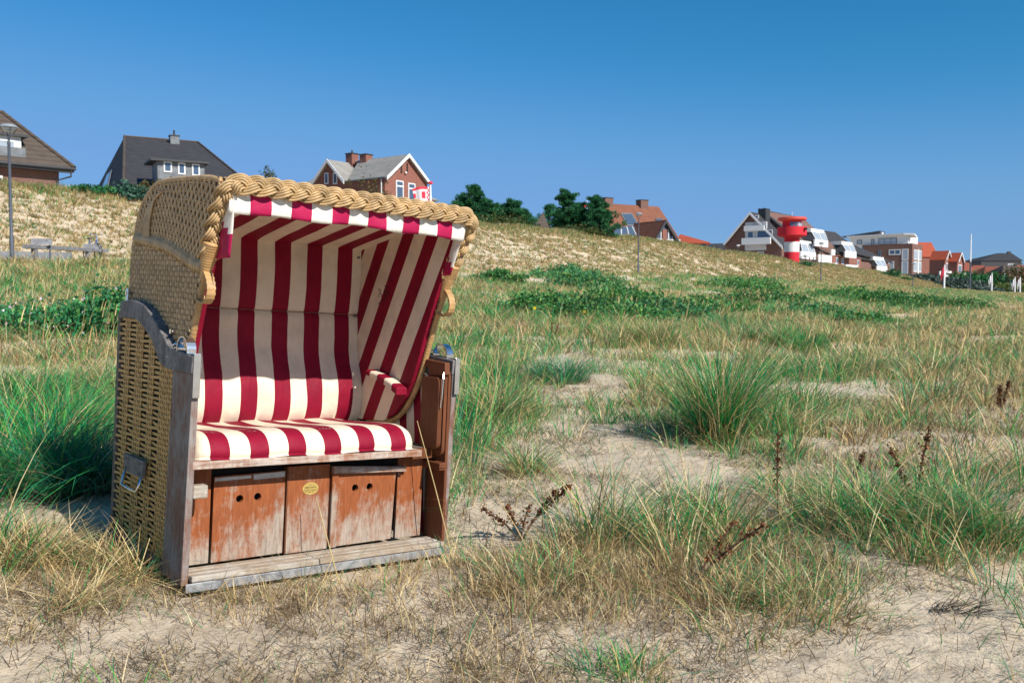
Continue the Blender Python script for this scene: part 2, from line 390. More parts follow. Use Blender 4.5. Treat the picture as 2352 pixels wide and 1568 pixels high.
class Blades:
    def __init__(s): s.V = []; s.Q = []; s.T = []; s.C = []; s.n = 0
    def add(s, P, H, az, lean, bend, wid, C, seg=3, droop=0.0):
        """P roots (n,3); az lean azimuth; lean initial tilt; bend extra sideways at the tip (fractions of H)"""
        n = len(P)
        if n == 0: return
        H = np.broadcast_to(H, n); lean = np.broadcast_to(lean, n); bend = np.broadcast_to(bend, n); wid = np.broadcast_to(wid, n)
        D = np.stack([np.cos(az), np.sin(az), np.zeros(n)], 1)
        fa = az + np.pi / 2 + rng.uniform(-1.2, 1.2, n); S = np.stack([np.cos(fa), np.sin(fa), np.zeros(n)], 1)
        rows = []
        for k in range(seg + 1):
            t = k / seg
            hor = lean * t + bend * t * t; ver = t * np.sqrt(np.clip(1 - lean ** 2, .02, 1)) - .55 * bend * t ** 2.2 - droop * t ** 3
            c = P + D * (H * hor)[:, None] + np.array([0, 0, 1.]) * (H * ver)[:, None]
            ww = wid * (1 - t) ** .6 * .5
            if k < seg: rows += [c - S * ww[:, None], c + S * ww[:, None]]
            else: rows += [c]
        m = 2 * seg + 1; V = np.stack(rows, 1)                       # n, m, 3
        base = s.n + np.arange(n)[:, None] * m
        for k in range(seg - 1):
            s.Q.append(base + np.array([[2 * k, 2 * k + 1, 2 * k + 3, 2 * k + 2]]))
        s.T.append(base + np.array([[2 * seg - 2, 2 * seg - 1, 2 * seg]]))
        s.V.append(V.reshape(-1, 3)); s.C.append(np.repeat(C, m, 0)); s.n += n * m
    def build(s, name, mat, parent=None):
        Q = np.concatenate(s.Q) if s.Q else np.zeros((0, 4), int)
        return fastmesh(name, np.concatenate(s.V), Q, np.concatenate(s.C), mat, parent, F3=np.concatenate(s.T))
def tufts(bl, X, Y, nb, H, rad, g, st, br, wid, lean=.35, bend=.45, seg=3, sink=.01, fine=True, tint=1.0):
    """a tuft of nb blades on every (X, Y)"""
    nT = len(X)
    if nT == 0: return
    nb = np.broadcast_to(nb, nT).astype(int); idx = np.repeat(np.arange(nT), nb); n = len(idx)
    H = np.broadcast_to(H, nT)[idx]; rad = np.broadcast_to(rad, nT)[idx]; wid = np.broadcast_to(wid, nT)[idx]
    az = rng.uniform(0, 2 * np.pi, n); q = np.sqrt(rng.uniform(0, 1, n))
    px = X[idx] + np.cos(az) * q * rad; py = Y[idx] + np.sin(az) * q * rad
    P = np.stack([px, py, ground(px, py, fine) - sink], 1)
    C = mixcol(n, np.broadcast_to(g, nT)[idx], np.broadcast_to(st, nT)[idx], np.broadcast_to(br, nT)[idx]) * tint
    taz = az + rng.normal(0, .6, n)
    # prevailing wind from the left leans everything a little to the right
    bl.add(P, H * rng.uniform(.45, 1.1, n), taz, np.clip(lean * (.3 + q) * rng.uniform(.4, 1.3, n), 0, .9),
           bend * rng.uniform(.2, 1.5, n), wid, C, seg)
M_GRASS = attrmat('grass_blade', .3)
M_DRY = attrmat('dry_stem', .1)
M_LEAF = attrmat('leaf', .25)

# ================================================================== THE ROOFED BEACH CHAIR
def crom(pts, n=12):
    P = [Vector(p) for p in pts]; P = [P[0] * 2 - P[1]] + P + [P[-1] * 2 - P[-2]]; out = []
    for i in range(1, len(P) - 2):
        for k in range(n):
            t = k / n; a, b, c, d = P[i - 1], P[i], P[i + 1], P[i + 2]
            out.append(.5 * (2 * b + (c - a) * t + (2 * a - 5 * b + 4 * c - d) * t * t + (3 * b - a - 3 * c + d) * t ** 3))
    out.append(P[-2]); return out
def resample(P, step):
    L = [0]
    for a, b in zip(P, P[1:]): L.append(L[-1] + (b - a).length)
    n = max(2, int(L[-1] / step)); out = []; j = 0
    for i in range(n + 1):
        s = L[-1] * i / n
        while j < len(L) - 2 and L[j + 1] < s: j += 1
        t = (s - L[j]) / max(1e-9, L[j + 1] - L[j]); out.append(P[j].lerp(P[j + 1], min(1, t)))
    return out, L[-1]

chair = empty('roofed_wicker_beach_chair', CHM)
tag(chair, 'large roofed wicker beach chair with red and white striped cushions, standing tilted in the sand', 'beach chair')
m_cane_braid = cane('cane_braid', (.52, .35, .17), .42, .5)
m_cane_wrap = cane('cane_wrap', (.50, .30, .125), .3, .42)
m_weave_low = cane('weave_lower', (.60, .345, .11), .3, .5)
m_weave_up = cane('weave_upper', (.54, .35, .165), .28, .5)
m_weave_grey = cane('weave_grey', (.54, .36, .18), .3, .5)
m_gapshade = plain('weave_gap_shade', (.035, .03, .025), .9, .2, 20)  # near-black colour stands for the shade behind the wicker
RED = (.235, .005, .025); CREAM = (.80, .70, .55)
m_fab = fabric('striped_vinyl', CREAM, RED, dirt=.85)
m_fab_sunlit = fabric('striped_cloth_sunlit', (.80, .75, .67), (.42, .012, .075), dirt=.5)  # same striped cloth, with sun and backlight put into its colours
m_paintwood = wood('varnished_board', (.28, .082, .026), (.37, .30, .24), .39, (10, 10, 1.5), low=(.06, .30))
m_rail = wood('seat_rail_wood', (.30, .13, .07), (.50, .42, .36), .60, (1.2, 14, 14))
m_post = wood('weathered_post', (.20, .095, .065), (.27, .245, .23), .60, (20, 20, .8))
m_postr = wood('inner_post', (.15, .050, .020), (.34, .24, .18), .05, (9, 9, 1))
m_grey = wood('grey_rail_wood', (.11, .10, .10), (.24, .225, .22), .60, (16, 5, 5))
m_slat = wood('step_slat_wood', (.34, .27, .20), (.46, .42, .36), .5, (1.1, 14, 14))
m_sill = wood('sill_wood', (.13, .10, .08), (.22, .19, .17), .5, (14, 1.5, 14))
m_zinc, n_, b_ = newmat('zinc_strip'); vv = coords(n_); x_ = noise(n_, 25, 6, vv)
rr_ = ramp(n_, x_.outputs[0], [(.35, (.30, .32, .35)), (.65, (.55, .57, .6))]); n_.links.new(rr_.outputs[0], b_.inputs['Base Color'])
b_.inputs['Metallic'].default_value = .6; b_.inputs['Roughness'].default_value = .45; bump(n_, b_, x_.outputs[0], .3, .005)
m_steel = plain('polished_steel', (.72, .72, .73), .22, .1, 20, metal=1)
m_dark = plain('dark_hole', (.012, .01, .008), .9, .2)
m_brass = plain('brass_badge', (.62, .44, .13), .4, .12, 60, metal=.35)
m_ink = plain('black_ink', (.012, .012, .012), .7, .1)
m_inkg = plain('faded_ink', (.26, .20, .10), .7, .1)

# -- base: side boards, arched rails, woven side panels
POST = [(0, 0), (-.035, .787), (.172, .787), (.205, .05), (.2, 0)]
ARC_T = [(-.039, .852), (.187, .874), (.231, .887), (.292, .925), (.371, .968), (.451, 1.007), (.517, 1.033), (.60, 1.048), (.666, 1.053), (.786, 1.052), (.83, 1.045)]
ARC_B = [(.835, .975), (.777, .975), (.623, .973), (.522, .943), (.407, .89), (.331, .825), (.275, .80), (.183, .788), (-.037, .787)]
def smooth2(pts): return [(p.y, p.z) for p in crom([(0, y, z) for y, z in pts], 3)]
for x0, x1, mm in ((0, .027, m_post), (1.173, 1.2, m_post)):
    MB().px(POST, x0, x1).build('side_post', mm, chair, bevel=.003)
    MB().px([(-.042, .853)] + smooth2(ARC_T[1:]) + smooth2(ARC_B), x0 - .006, x1 + .006).build('arched_rail', m_grey, chair, bevel=.005)
    MB().box(x0 + .002, x1 - .002, .205, .86, .0, .048).build('base_sill', m_sill, chair, bevel=.003)
    MB().box(x0 + .003, x1 - .003, .853, .885, .0, 1.0).build('rear_post', m_sill, chair, bevel=.003)
def arc_under(y):
    ys = [p[0] for p in ARC_B][::-1]; zs = [p[1] for p in ARC_B][::-1]
    return float(np.interp(y, ys, zs)) + .012
def side_weave(x, sgn):
    m = MB(); stakes = [.188, .212, .236, .260, .284, .308, .332, .420, .446, .472, .560, .586, .612, .638, .735, .761, .787, .862]
    for i, y in enumerate(stakes):
        zt = arc_under(y); m.strip([(x, y, .045), (x, y, zt)], (1, 0, 0), .013, .003)
    z = .055; r = 0
    while z < .975:
        amp = .0052; path = []; y0 = .175
        for i in range(len(stakes)):
            if z > arc_under(stakes[i]) - .005: continue
            s = sgn * amp * (1 if (i + r) % 2 else -1); y = stakes[i]
            wv = rng.normal(0, .0012)
            path += [(x + s, y - .006, z + wv), (x + s, y + .006, z + wv)]
        if len(path) > 2:
            path = [(x, path[0][1] - .012, z)] + path
            if path[-1][1] > .85: path += [(x + sgn * .002, .885, z)]
            m.strip(path, (1, 0, 0), .0118 + rng.uniform(-.001, .001), .0028)
        z += .0203; r += 1
    return m
MB().px([(.175, .05), (.175, .775), (.26, .785), (.33, .82), (.407, .88), (.52, .935), (.62, .96), (.85, .96), (.85, .05)], .0225, .027).build('weave_shade_sheet', m_gapshade, chair)  # dark sheet added so the holes of the weave look shaded
MB().px([(.175, .05), (.175, .775), (.26, .785), (.33, .82), (.407, .88), (.52, .935), (.62, .96), (.85, .96), (.85, .05)], 1.173, 1.1775).build('weave_shade_sheet', m_gapshade, chair)
side_weave(.010, -1).build('woven_side_panel', m_weave_low, chair)
side_weave(1.190, 1).build('woven_side_panel', m_weave_low, chair)
# striped lining on the inside of the base sides
LIN = [(.12, .05), (.12, .775), (.25, .79), (.33, .825), (.407, .875), (.52, .93), (.62, .955), (.84, .96), (.84, .05)]
for x0 in (.030, 1.158):
    poly = [(x0, y, z) for y, z in LIN]; uv = [((z * .12 - y) / .125 + .36, 0) for y, z in LIN]
    MB().prism(poly, (.012, 0, 0), uv).build('base_lining', m_fab, chair)
# back of the base
mb = MB().box(.027, 1.173, .862, .876, .0, .97); mb.build('back_board', m_sill, chair)
mb = MB()
for k in range(11): mb.box(.05, 1.15, .886, .892, .06 + k * .083, .06 + k * .083 + .07)
mb.build('back_slats', m_weave_low, chair)
# -- seat box front
def holed(name, x0, x1, z0, z1, y, th, holes, r, mat, tilt=None):
    bm = bmesh.new(); loops = [[(x0, z0), (x1, z0), (x1, z1), (x0, z1)]]
    if tilt: loops[0] = tilt
    for hx, hz in holes: loops.append([(hx + r * math.cos(a * math.pi / 10), hz + r * math.sin(a * math.pi / 10)) for a in range(20)])
    es = []
    for lp in loops:
        vs = [bm.verts.new((px_, y, pz)) for px_, pz in lp]
        es += [bm.edges.new((vs[i], vs[(i + 1) % len(vs)])) for i in range(len(vs))]
    g = bmesh.ops.triangle_fill(bm, edges=es, use_beauty=True)
    fs = [f for f in bm.faces]
    e = bmesh.ops.extrude_face_region(bm, geom=fs); bmesh.ops.translate(bm, vec=(0, th, 0), verts=[v for v in e['geom'] if isinstance(v, bmesh.types.BMVert)])
    bmesh.ops.recalc_face_normals(bm, faces=bm.faces)
    me = bpy.data.meshes.new(name); bm.to_mesh(me); bm.free(); me.materials.append(mat); return link(name, me, chair)
MB().box(.029, .142, .104, .122, .045, .432).build('front_panel', m_paintwood, chair, bevel=.002)
MB().box(.456, .644, .088, .108, .045, .402).build('front_panel', m_paintwood, chair, bevel=.002)
MB().box(.994, 1.128, .104, .122, .045, .432).build('front_panel', m_paintwood, chair, bevel=.002)
MB().box(.451, .4565, .086, .12, .045, .40).build('panel_edge', m_postr, chair)
MB().box(.644, .6495, .094, .12, .045, .40).build('panel_edge', m_postr, chair)
d1_ = holed('drawer_front', .146, .447, .07, .38, .096, .018, [(.256, .287), (.331, .289)], .0155, m_paintwood, [(.149, .048), (.446, .050), (.448, .386), (.150, .380)])
tag(d1_, 'drooping drawer front without a frame')
mb = MB(); mb.prism([(.152, .0945, .362), (.30, .0945, .366), (.30, .0945, .378), (.152, .0945, .376)], (0, .0015, 0)); mb.prism([(.31, .0945, .358), (.444, .0945, .362), (.444, .0945, .383), (.31, .0945, .380)], (0, .0015, 0))
mb.build('peeled_edge_strip', wood('bare_strip', (.34, .16, .08), (.56, .53, .49), .9, (2, 9, 9)), chair)
d2_ = holed('drawer_front', .687, .968, .075, .36, .088, .018, [(.770, .292), (.842, .292)], .0155, m_paintwood, [(.686, .050), (.960, .052), (.975, .362), (.686, .362)])
tag(d2_, 'drawer front with a moulded frame')
mb = MB(); mb.prism([(.654, .068, .363), (1.012, .062, .351), (1.012, .062, .372), (.654, .068, .394)], (0, .030, 0)); mb.prism([(.658, .0645, .371), (1.008, .0585, .359), (1.008, .0585, .365), (.658, .0645, .386)], (0, .006, 0))
mb.build('drawer_frame_top', m_rail, d2_, bevel=.002)
MB().prism([(.654, .078, .048), (.684, .078, .048), (.684, .078, .364), (.654, .078, .371)], (0, .024, 0)).build('drawer_frame_side', m_paintwood, d2_, bevel=.003)
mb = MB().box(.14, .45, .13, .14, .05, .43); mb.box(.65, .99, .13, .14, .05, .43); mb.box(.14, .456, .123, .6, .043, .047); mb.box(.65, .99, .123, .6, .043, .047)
mb.build('drawer_cavity_shade', m_dark, chair)  # near-black boards: shade inside the drawer box painted on
MB().prism([(.018, -.022, .433), (1.034, -.022, .428), (1.034, -.022, .456), (.018, -.022, .463)], (0, .10, 0)).build('seat_rail', m_rail, chair, bevel=.003)
MB().box(.028, 1.158, .08, .86, .436, .452).build('seat_board', m_sill, chair)
MB().box(1.034, 1.158, .05, .085, .405, .45).build('rail_stub', m_postr, chair, bevel=.002)
MB().box(.028, .085, -.012, .03, .322, .372).build('peg_block', m_slat, chair, bevel=.006)
mb = MB().prism([(1.125, .16, .36), (1.158, .16, .36), (1.158, .16, .395), (1.125, .16, .392)], (0, -.19, 0)); mb.prism([(1.12, -.03, .372), (1.158, -.03, .372), (1.158, -.03, .378), (1.12, -.03, .378)], (0, -.006, 0))
mb.build('broken_side_ledge', m_postr, chair, bevel=.003)
MB().box(1.158, 1.172, -.025, .128, .0, .80).build('inner_side_board', m_postr, chair, bevel=.002)
# step slats and zinc edge
for k, (y0, y1) in enumerate(((-.034, .000), (.009, .042), (.051, .088))):
    MB().box(.028, 1.172, y0, y1, .018 + k * .002, .040 + k * .001).build('step_slat', m_slat, chair, bevel=.003)
MB().box(.004, 1.195, -.040, -.035, -.016, .016).build('zinc_edge_strip', m_zinc, chair, bevel=.001)
MB().box(.03, 1.17, -.032, .09, -.015, .017).build('step_bearer', m_sill, chair)
# badge with its lettering
mb = MB(); mb.prism([(.558 + .036 * math.cos(a * math.pi / 18), .0862, .306 + .026 * math.sin(a * math.pi / 18)) for a in range(36)], (0, .0015, 0))
badge = mb.build('oval_badge', m_brass, chair)
tag(badge, 'small oval brass badge with black lettering')
def text_mesh(name, lines, parent, mat, M):
    """lines: (string, size, x, y, bold)"""
    allv = []; allf = []
    for s, size, x, y, bold in lines:
        cu = bpy.data.curves.new('t', 'FONT'); cu.body = s; cu.size = size; cu.align_x = 'CENTER'; cu.resolution_u = 2
        if bold: cu.offset = size * .018
        ob = bpy.data.objects.new('t', cu); col.objects.link(ob); dg = bpy.context.evaluated_depsgraph_get(); me = ob.evaluated_get(dg).to_mesh()
        k = len(allv); allv += [M @ Vector((v.co.x + x, v.co.y + y, 0)) for v in me.vertices]; allf += [tuple(i + k for i in p.vertices) for p in me.polygons]
        bpy.data.objects.remove(ob); bpy.data.curves.remove(cu)
    return MB().add(allv, allf).build(name, mat, parent)
TM = Matrix(((1, 0, 0, .558), (0, 0, -1, .0856), (0, 1, 0, .306), (0, 0, 0, 1)))
text_mesh('lettering', [('EISEN-GUSTAV', .0084, 0, .0020, True), ('25938 WYK AUF FÖHR', .0056, 0, -.0095, True), ('04681 - 2507', .0048, .002, -.0160, True)], badge, m_ink, TM)
text_mesh('faded_lettering', [('Sonnen', .0050, 0, .0160, False), ('Partner', .0050, 0, .0112, False), ('Ihr Fachmarkt im Gewerbegebiet', .0034, 0, -.0030, False)], badge, m_inkg, TM)
mb = MB(); mb.lathe([(.0018, 0), (.0018, .002)], n=8)
for sx in (-.030, .030):
    MB().tube([(.558 + sx, .0862, .305), (.558 + sx, .0845, .305)], .0022, 8).build('rivet', m_steel, badge)
mb = MB()
mb.prism([(.558 - .022, .0858, .290), (.558 - .019, .0858, .290), (.558 - .019, .0858, .2925), (.558 - .022, .0858, .2925)], (0, .0004, 0)); mb.build('telephone_mark', m_ink, badge)
# brackets, hooks, carry plate
for x0 in (-.002, 1.176):
    MB().box(x0, x0 + .026, -.048, -.044, .70, .862).box(x0, x0 + .026, -.048, .012, .858, .8615).build('corner_bracket', m_steel, chair, bevel=.0015)
    cx_ = x0 + .013
    mb = MB(); pth = [(cx_, .07 - .055 * math.cos(a), .868 + .052 * math.sin(a)) for a in np.linspace(-.15, math.pi + .1, 14)]
    nr = [(0, -math.cos(a), math.sin(a)) for a in np.linspace(-.15, math.pi + .1, 14)]
    mb.strip(pth, nr, .034, .0035)
    mb.box(cx_ - .011, cx_ + .011, .0, .17, .8745, .8775)
    mb.tube([(cx_, .14, .888), (cx_, .19, .888), (cx_ - .008, .215, .87), (cx_ - .014, .225, .835)], .0045, 8)
    mb.build('rail_hook', m_steel, chair)
mb = MB(); mb.px([(.413, .407), (.667, .407), (.655, .336), (.43, .333)], -.018, -.003)
pl = mb.build('carry_plate', m_grey, chair, bevel=.002)
for y_, z_ in ((.45, .39), (.63, .39), (.46, .35), (.625, .35)): MB().tube([(-.018, y_, z_), (-.021, y_, z_)], .006, 8).build('plate_screw', m_sill, pl)
MB().tube([(-.012, .44, .345), (-.024, .438, .30), (-.03, .45, .278), (-.03, .54, .276), (-.03, .635, .279), (-.024, .648, .30), (-.012, .645, .345)], .0055, 8).build('carry_handle', m_steel, pl, smooth=True)
# folding table on the right inner side
def rrect(y0, y1, z0, z1, r, n=5):
    pts = []
    for cy, cz, a0 in ((y1 - r, z1 - r, 0), (y0 + r, z1 - r, 90), (y0 + r, z0 + r, 180), (y1 - r, z0 + r, 270)):
        pts += [(cy + r * math.cos(R(a0 + 90 * k / n)), cz + r * math.sin(R(a0 + 90 * k / n))) for k in range(n + 1)]
    return pts
mb = MB(); mb.px(rrect(-.02, .055, .42, .835, .03), 1.140, 1.157); mb.build('table_leaf', m_postr, chair, bevel=.002)
mb = MB()
for k in range(4): mb.px([(y + k * .001, z) for y, z in rrect(-.018, .118, .452, .772, .028)], 1.112 + k * .0062, 1.1172 + k * .0062)
mb.build('folding_table', [m_postr], chair, bevel=.001)
MB().tube([(1.128, -.026, .795), (1.122, -.034, .77), (1.118, -.034, .68), (1.120, -.026, .64)], .004, 8).build('table_stay', m_steel, chair)
MB().px([(-.034, .786), (-.03, .84), (.14, .85), (.19, .83), (.15, .815), (.10, .812), (.085, .775), (.04, .78)], 1.13, 1.158).build('inner_top_rail', m_postr, chair, bevel=.003)

# -- seat cushion
m_fab_seat = m_fab.copy(); m_fab_seat.name = 'striped_vinyl_worn'; n_ = m_fab_seat.node_tree; b_ = n_.nodes['Principled BSDF']
old = b_.inputs['Base Color'].links[0].from_socket; tc_ = n_.nodes.new('ShaderNodeTexCoord'); sx_ = n_.nodes.new('ShaderNodeSeparateXYZ'); n_.links.new(tc_.outputs['Object'], sx_.inputs[0])
band = mth(n_, 'LESS_THAN', mth(n_, 'ABSOLUTE', mth(n_, 'SUBTRACT', sx_.outputs[1], .075)), .018); band2 = mth(n_, 'LESS_THAN', mth(n_, 'ABSOLUTE', mth(n_, 'SUBTRACT', sx_.outputs[1], .155)), .003)
nz_ = noise(n_, 70, 6, coords(n_, (1, 1, .6)), .8); nl_ = noise(n_, 11, 2, coords(n_)); nk = mth(n_, 'GREATER_THAN', mth(n_, 'ADD', nz_.outputs[0], mth(n_, 'MULTIPLY', nl_.outputs[0], .5)), .86)
nk2 = mth(n_, 'MULTIPLY', band2, mth(n_, 'GREATER_THAN', nz_.outputs[0], .47)); mk_ = mth(n_, 'MAXIMUM', mth(n_, 'MULTIPLY', nk, band), nk2)
n_.links.new(mix(n_, mth(n_, 'MULTIPLY', mk_, .8), old, (.62, .58, .54)), b_.inputs['Base Color'])
def cushion():
    X0, X1 = .034, 1.012; nx = 60
    sec = [(.70, .458), (.70, .522), (.55, .528), (.40, .536), (.25, .548), (.15, .556), (.10, .557), (.06, .553), (.025, .540), (.002, .518), (-.010, .49), (-.006, .468), (.01, .458), (.3, .456)]
    S = [(p.y, p.z) for p in crom([(0, *q) for q in sec], 4)]; V = []; U = []; F = []; k = len(S)
    cy, cz = .34, .50
    for i in range(nx + 1):
        t = i / nx; x = X0 + (X1 - X0) * t; e = min(t, 1 - t) * (X1 - X0)
        rz = min(1, math.sqrt(max(0, 1 - (1 - min(1, e / .045)) ** 2)) * .55 + .45)
        for j, (y, z) in enumerate(S):
            wob = .0035 * math.sin(x * 19 + y * 6) + .003 * (vnoise(x * 16, y * 12, 4) - .5)
            zz = .458 + (z + wob - .458) * (rz if z > .47 else 1); yy = y if y > .1 else .1 + (y - .1) * (.35 + .65 * rz)
            yy += .0025 * math.sin(x * 40) * (y < .1)
            V.append((x, yy, zz)); U.append(((x - .087) / .1585 + .003 * math.sin(y * 25), y))
    for i in range(nx):
        for j in range(k): F.append((i * k + j, i * k + (j + 1) % k, (i + 1) * k + (j + 1) % k, (i + 1) * k + j))
    F += [tuple(range(k))[::-1], tuple(nx * k + j for j in range(k))]
    return MB().add(V, F, U).build('seat_cushion', m_fab_seat, chair, smooth=True, angle=50)
cushion()
# -- hood linings: back, ceiling, sides
def sheet(name, mat, prof, xa, xb, x0, per, th, nrm, nx=44, wob=.004, seed=0):
    """cloth slab following a (Y, Z) profile from xa to xb, stripes by x"""
    P, L = resample(crom([(0, *q) for q in prof], 6), .018); V = []; U = []; F = []; m = len(P)
    for i, p in enumerate(P):
        for j in range(nx + 1):
            x = xa + (xb - xa) * j / nx; k = wob * (fbm(x * 5, p.z * 7 + p.y * 5, 3, seed) - .5) * 2
            V.append((x, p.y + nrm[0] * k, p.z + nrm[1] * k)); U.append(((x - x0) / per + .02 * (fbm(x * 3, p.z * 6, 2, seed + 5) - .5), p.z))
    n0 = len(V)
    V += [(x, y - nrm[0] * th, z - nrm[1] * th) for x, y, z in V]; U += U
    a = nx + 1
    for i in range(m - 1):
        for j in range(nx):
            q = (i * a + j, i * a + j + 1, (i + 1) * a + j + 1, (i + 1) * a + j); F.append(q); F.append(tuple(n0 + t for t in q[::-1]))
    for i in range(m - 1):
        for j in (0, nx): F.append((i * a + j, (i + 1) * a + j, n0 + (i + 1) * a + j, n0 + i * a + j))
    for j in range(nx):
        for i in (0, m - 1): F.append((i * a + j, i * a + j + 1, n0 + i * a + j + 1, n0 + i * a + j))
    return MB().add(V, F, U).build(name, mat, chair, smooth=True, angle=50)
BX0, BP = .139, .1655
back = sheet('back_cushion', m_fab, [(.655, .515), (.628, .56), (.618, .62), (.628, .70), (.658, .79), (.680, .87), (.688, .96), (.692, 1.025), (.699, 1.037)], .082, 1.098, BX0, BP, .03, (-1, 0), wob=.010, seed=2)
sheet('upper_back_cushion', m_fab, [(.701, 1.038), (.690, 1.05), (.682, 1.12), (.680, 1.22), (.682, 1.31), (.684, 1.362)], .082, 1.098, BX0, BP, .03, (-1, 0), wob=.007, seed=3)
sheet('roof_lining', m_fab, [(.70, 1.352), (.66, 1.368), (.5, 1.395), (.25, 1.435), (.0, 1.462), (-.12, 1.476), (-.168, 1.484)], .072, 1.100, BX0 - .004, BP, .016, (0, -1), wob=.006, seed=4)
FRONT = [(-.15, 1.49), (-.118, 1.40), (-.068, 1.30), (-.022, 1.21), (.02, 1.12), (.06, 1.03), (.10, .93), (.14, .83), (.18, .74), (.235, .655), (.32, .575), (.42, .535), (.60, .522)]
BACK = [(.79, .522), (.83, .58), (.845, .75), (.85, 1.0), (.845, 1.13), (.84, 1.21), (.815, 1.31), (.77, 1.42), (.70, 1.485), (.60, 1.528), (.50, 1.543), (.3, 1.535), (.0, 1.512)]
def uvs_side(pts): return [((-(y + .555 * (z - 1.295)) + .385) / .205, z) for y, z in pts]
inner = [(y + .004, z) for y, z in FRONT] + [(.74, .522), (.74, 1.36), (.5, 1.41), (.2, 1.455)]
for xa, nm in ((.060, 'side_cushion'), (1.100, 'side_cushion')):
    # fill the slab with a grid so that the cloth can be slightly uneven
    MB().prism([(xa, y, z) for y, z in inner], (.022, 0, 0), uvs_side(inner)).build(nm, m_fab, chair, bevel=.006)
# near-black shell between lining and wicker: the gap's shade put into the colour
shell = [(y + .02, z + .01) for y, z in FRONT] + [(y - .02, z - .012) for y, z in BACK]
for xa in (.052, 1.1225): MB().prism([(xa, y, z) for y, z in shell], (.006, 0, 0)).build('hood_shade_board', m_gapshade, chair)
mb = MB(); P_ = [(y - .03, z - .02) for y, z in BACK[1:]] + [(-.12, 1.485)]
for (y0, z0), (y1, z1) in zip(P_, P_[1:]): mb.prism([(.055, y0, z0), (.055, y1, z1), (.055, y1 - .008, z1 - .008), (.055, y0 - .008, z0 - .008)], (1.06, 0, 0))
mb.build('hood_shade_shell', m_gapshade, chair)
# stitched edge and buttons
for x_, z_ in ((1.075, 1.035), (1.08, 1.325), (.2, 1.036)): MB().tube([(x_, .692, z_), (x_, .672, z_)], .007, 10).build('cushion_button', m_grey, chair)
MB().tube([(.085, .686, 1.0385), (1.095, .686, 1.0385)], .0016, 6).build('cushion_seam', m_sill, chair)

# -- armrest
def armrest(xa, xb):
    secs = [(.50, .778, .026), (.40, .765, .030), (.30, .742, .034), (.215, .712, .036)]; V = []; U = []; F = []
    for y, z, h in secs:
        for x, zz in ((xa, z - h), (xa, z - .008), (xa + .008, z), (xb - .006, z), (xb, z - .008), (xb, z - h)): V.append((x, y, zz)); U.append(((.215 - y) / .13 + .35, 0))
    k = 6
    for i in range(3):
        for j in range(k): F.append((i * k + j, i * k + (j + 1) % k, (i + 1) * k + (j + 1) % k, (i + 1) * k + j))
    F += [tuple(range(k)), tuple(3 * k + j for j in range(k))]
    MB().add(V, F, U).build('armrest', m_fab, chair, bevel=.004)
armrest(1.040, 1.10)

# -- valance
def cloth(name, grid, mat, U):
    h = len(grid); w_ = len(grid[0]); V = [p for r in grid for p in r]; UV = [u for r in U for u in r]
    F = [(i * w_ + j, i * w_ + j + 1, (i + 1) * w_ + j + 1, (i + 1) * w_ + j) for i in range(h - 1) for j in range(w_ - 1)]
    o = MB().add(V, F, UV).build(name, mat, chair, smooth=True); s = o.modifiers.new('thick', 'SOLIDIFY'); s.thickness = .0016; return o
g = []; U = []
for i in range(9):
    t = i / 8; row = []; ur = []
    for j in range(111):
        x = .052 + 1.046 * j / 110
        y = -.170 - .012 * math.sin(t * 2.5) + .0055 * t * math.sin(x * 23 + 1.0) + .004 * t * math.sin(x * 51) + .008 * (fbm(x * 9, t * 2, 2, 8) - .5)
        z = 1.476 - .101 * t - .004 * (t > .9) * math.sin(x * 19) - .003 * math.sin(x * 8) * t
        row.append((x, y, z)); ur.append(((x - .129) / .1638, t))
    g.append(row); U.append(ur)
cloth('valance', g, m_fab_sunlit, U)
# the cloth returns along the sides
def flap(xc, top, bot, flipu, n=10, split=.66):
    g = []; U = []
    for i in range(n + 1):
        t = i / n; row = []; ur = []
        for j in range(7):
            s = j / 6; a = Vector((0, *top[0])).lerp(Vector((0, *bot[0])), t); c = Vector((0, *top[1])).lerp(Vector((0, *bot[1])), t); p = a.lerp(c, s)
            row.append((xc + .004 * math.sin(s * 5 + t * 4), p.y, p.z)); ur.append((.75 if t < split - .30 * s else .2, t))
        g.append(row); U.append(ur)
    cloth('valance_side', g, m_fab_sunlit, U)
flap(.064, [(-.186, 1.452), (-.13, 1.452)], [(-.186, 1.212), (-.012, 1.212)], 0)
flap(1.093, [(-.188, 1.452), (-.14, 1.452)], [(-.10, 1.225), (-.03, 1.225)], 0, split=.9)

# -- upper wicker: wrapped edges, division band, loops, braid
def path3(pts, x): return [Vector((x, y, z)) for y, z in pts]
for xc in (.046, 1.136):
    P, L = resample(crom([(xc, y, z) for y, z in FRONT[3:]], 6), .0045)
    rr = [.0125 + .0016 * abs(math.sin(i * math.pi * .0045 / .016)) for i in range(len(P))]
    MB().tube(P, rr, 10).build('wrapped_edge', m_cane_wrap, chair, smooth=True)
def dist_pt(P, s, Ls):
    i = int(np.searchsorted(Ls, s)) - 1; i = max(0, min(len(P) - 2, i)); t = (s - Ls[i]) / max(1e-9, Ls[i + 1] - Ls[i]); return P[i].lerp(P[i + 1], min(1, max(0, t)))
BC = crom([(.046, -.022, 1.212), (.042, -.070, 1.30), (.040, -.125, 1.39), (.042, -.165, 1.435), (.056, -.188, 1.465), (.095, -.196, 1.477), (.30, -.197, 1.479), (.6, -.197, 1.479), (.9, -.197, 1.479),
           (1.085, -.196, 1.477), (1.124, -.188, 1.465), (1.139, -.165, 1.435), (1.140, -.125, 1.39), (1.137, -.070, 1.30), (1.134, -.022, 1.212)], 14)
BP_, BL = resample(BC, .004); Ls = np.array([0] + list(np.cumsum([(b - a).length for a, b in zip(BP_, BP_[1:])])))
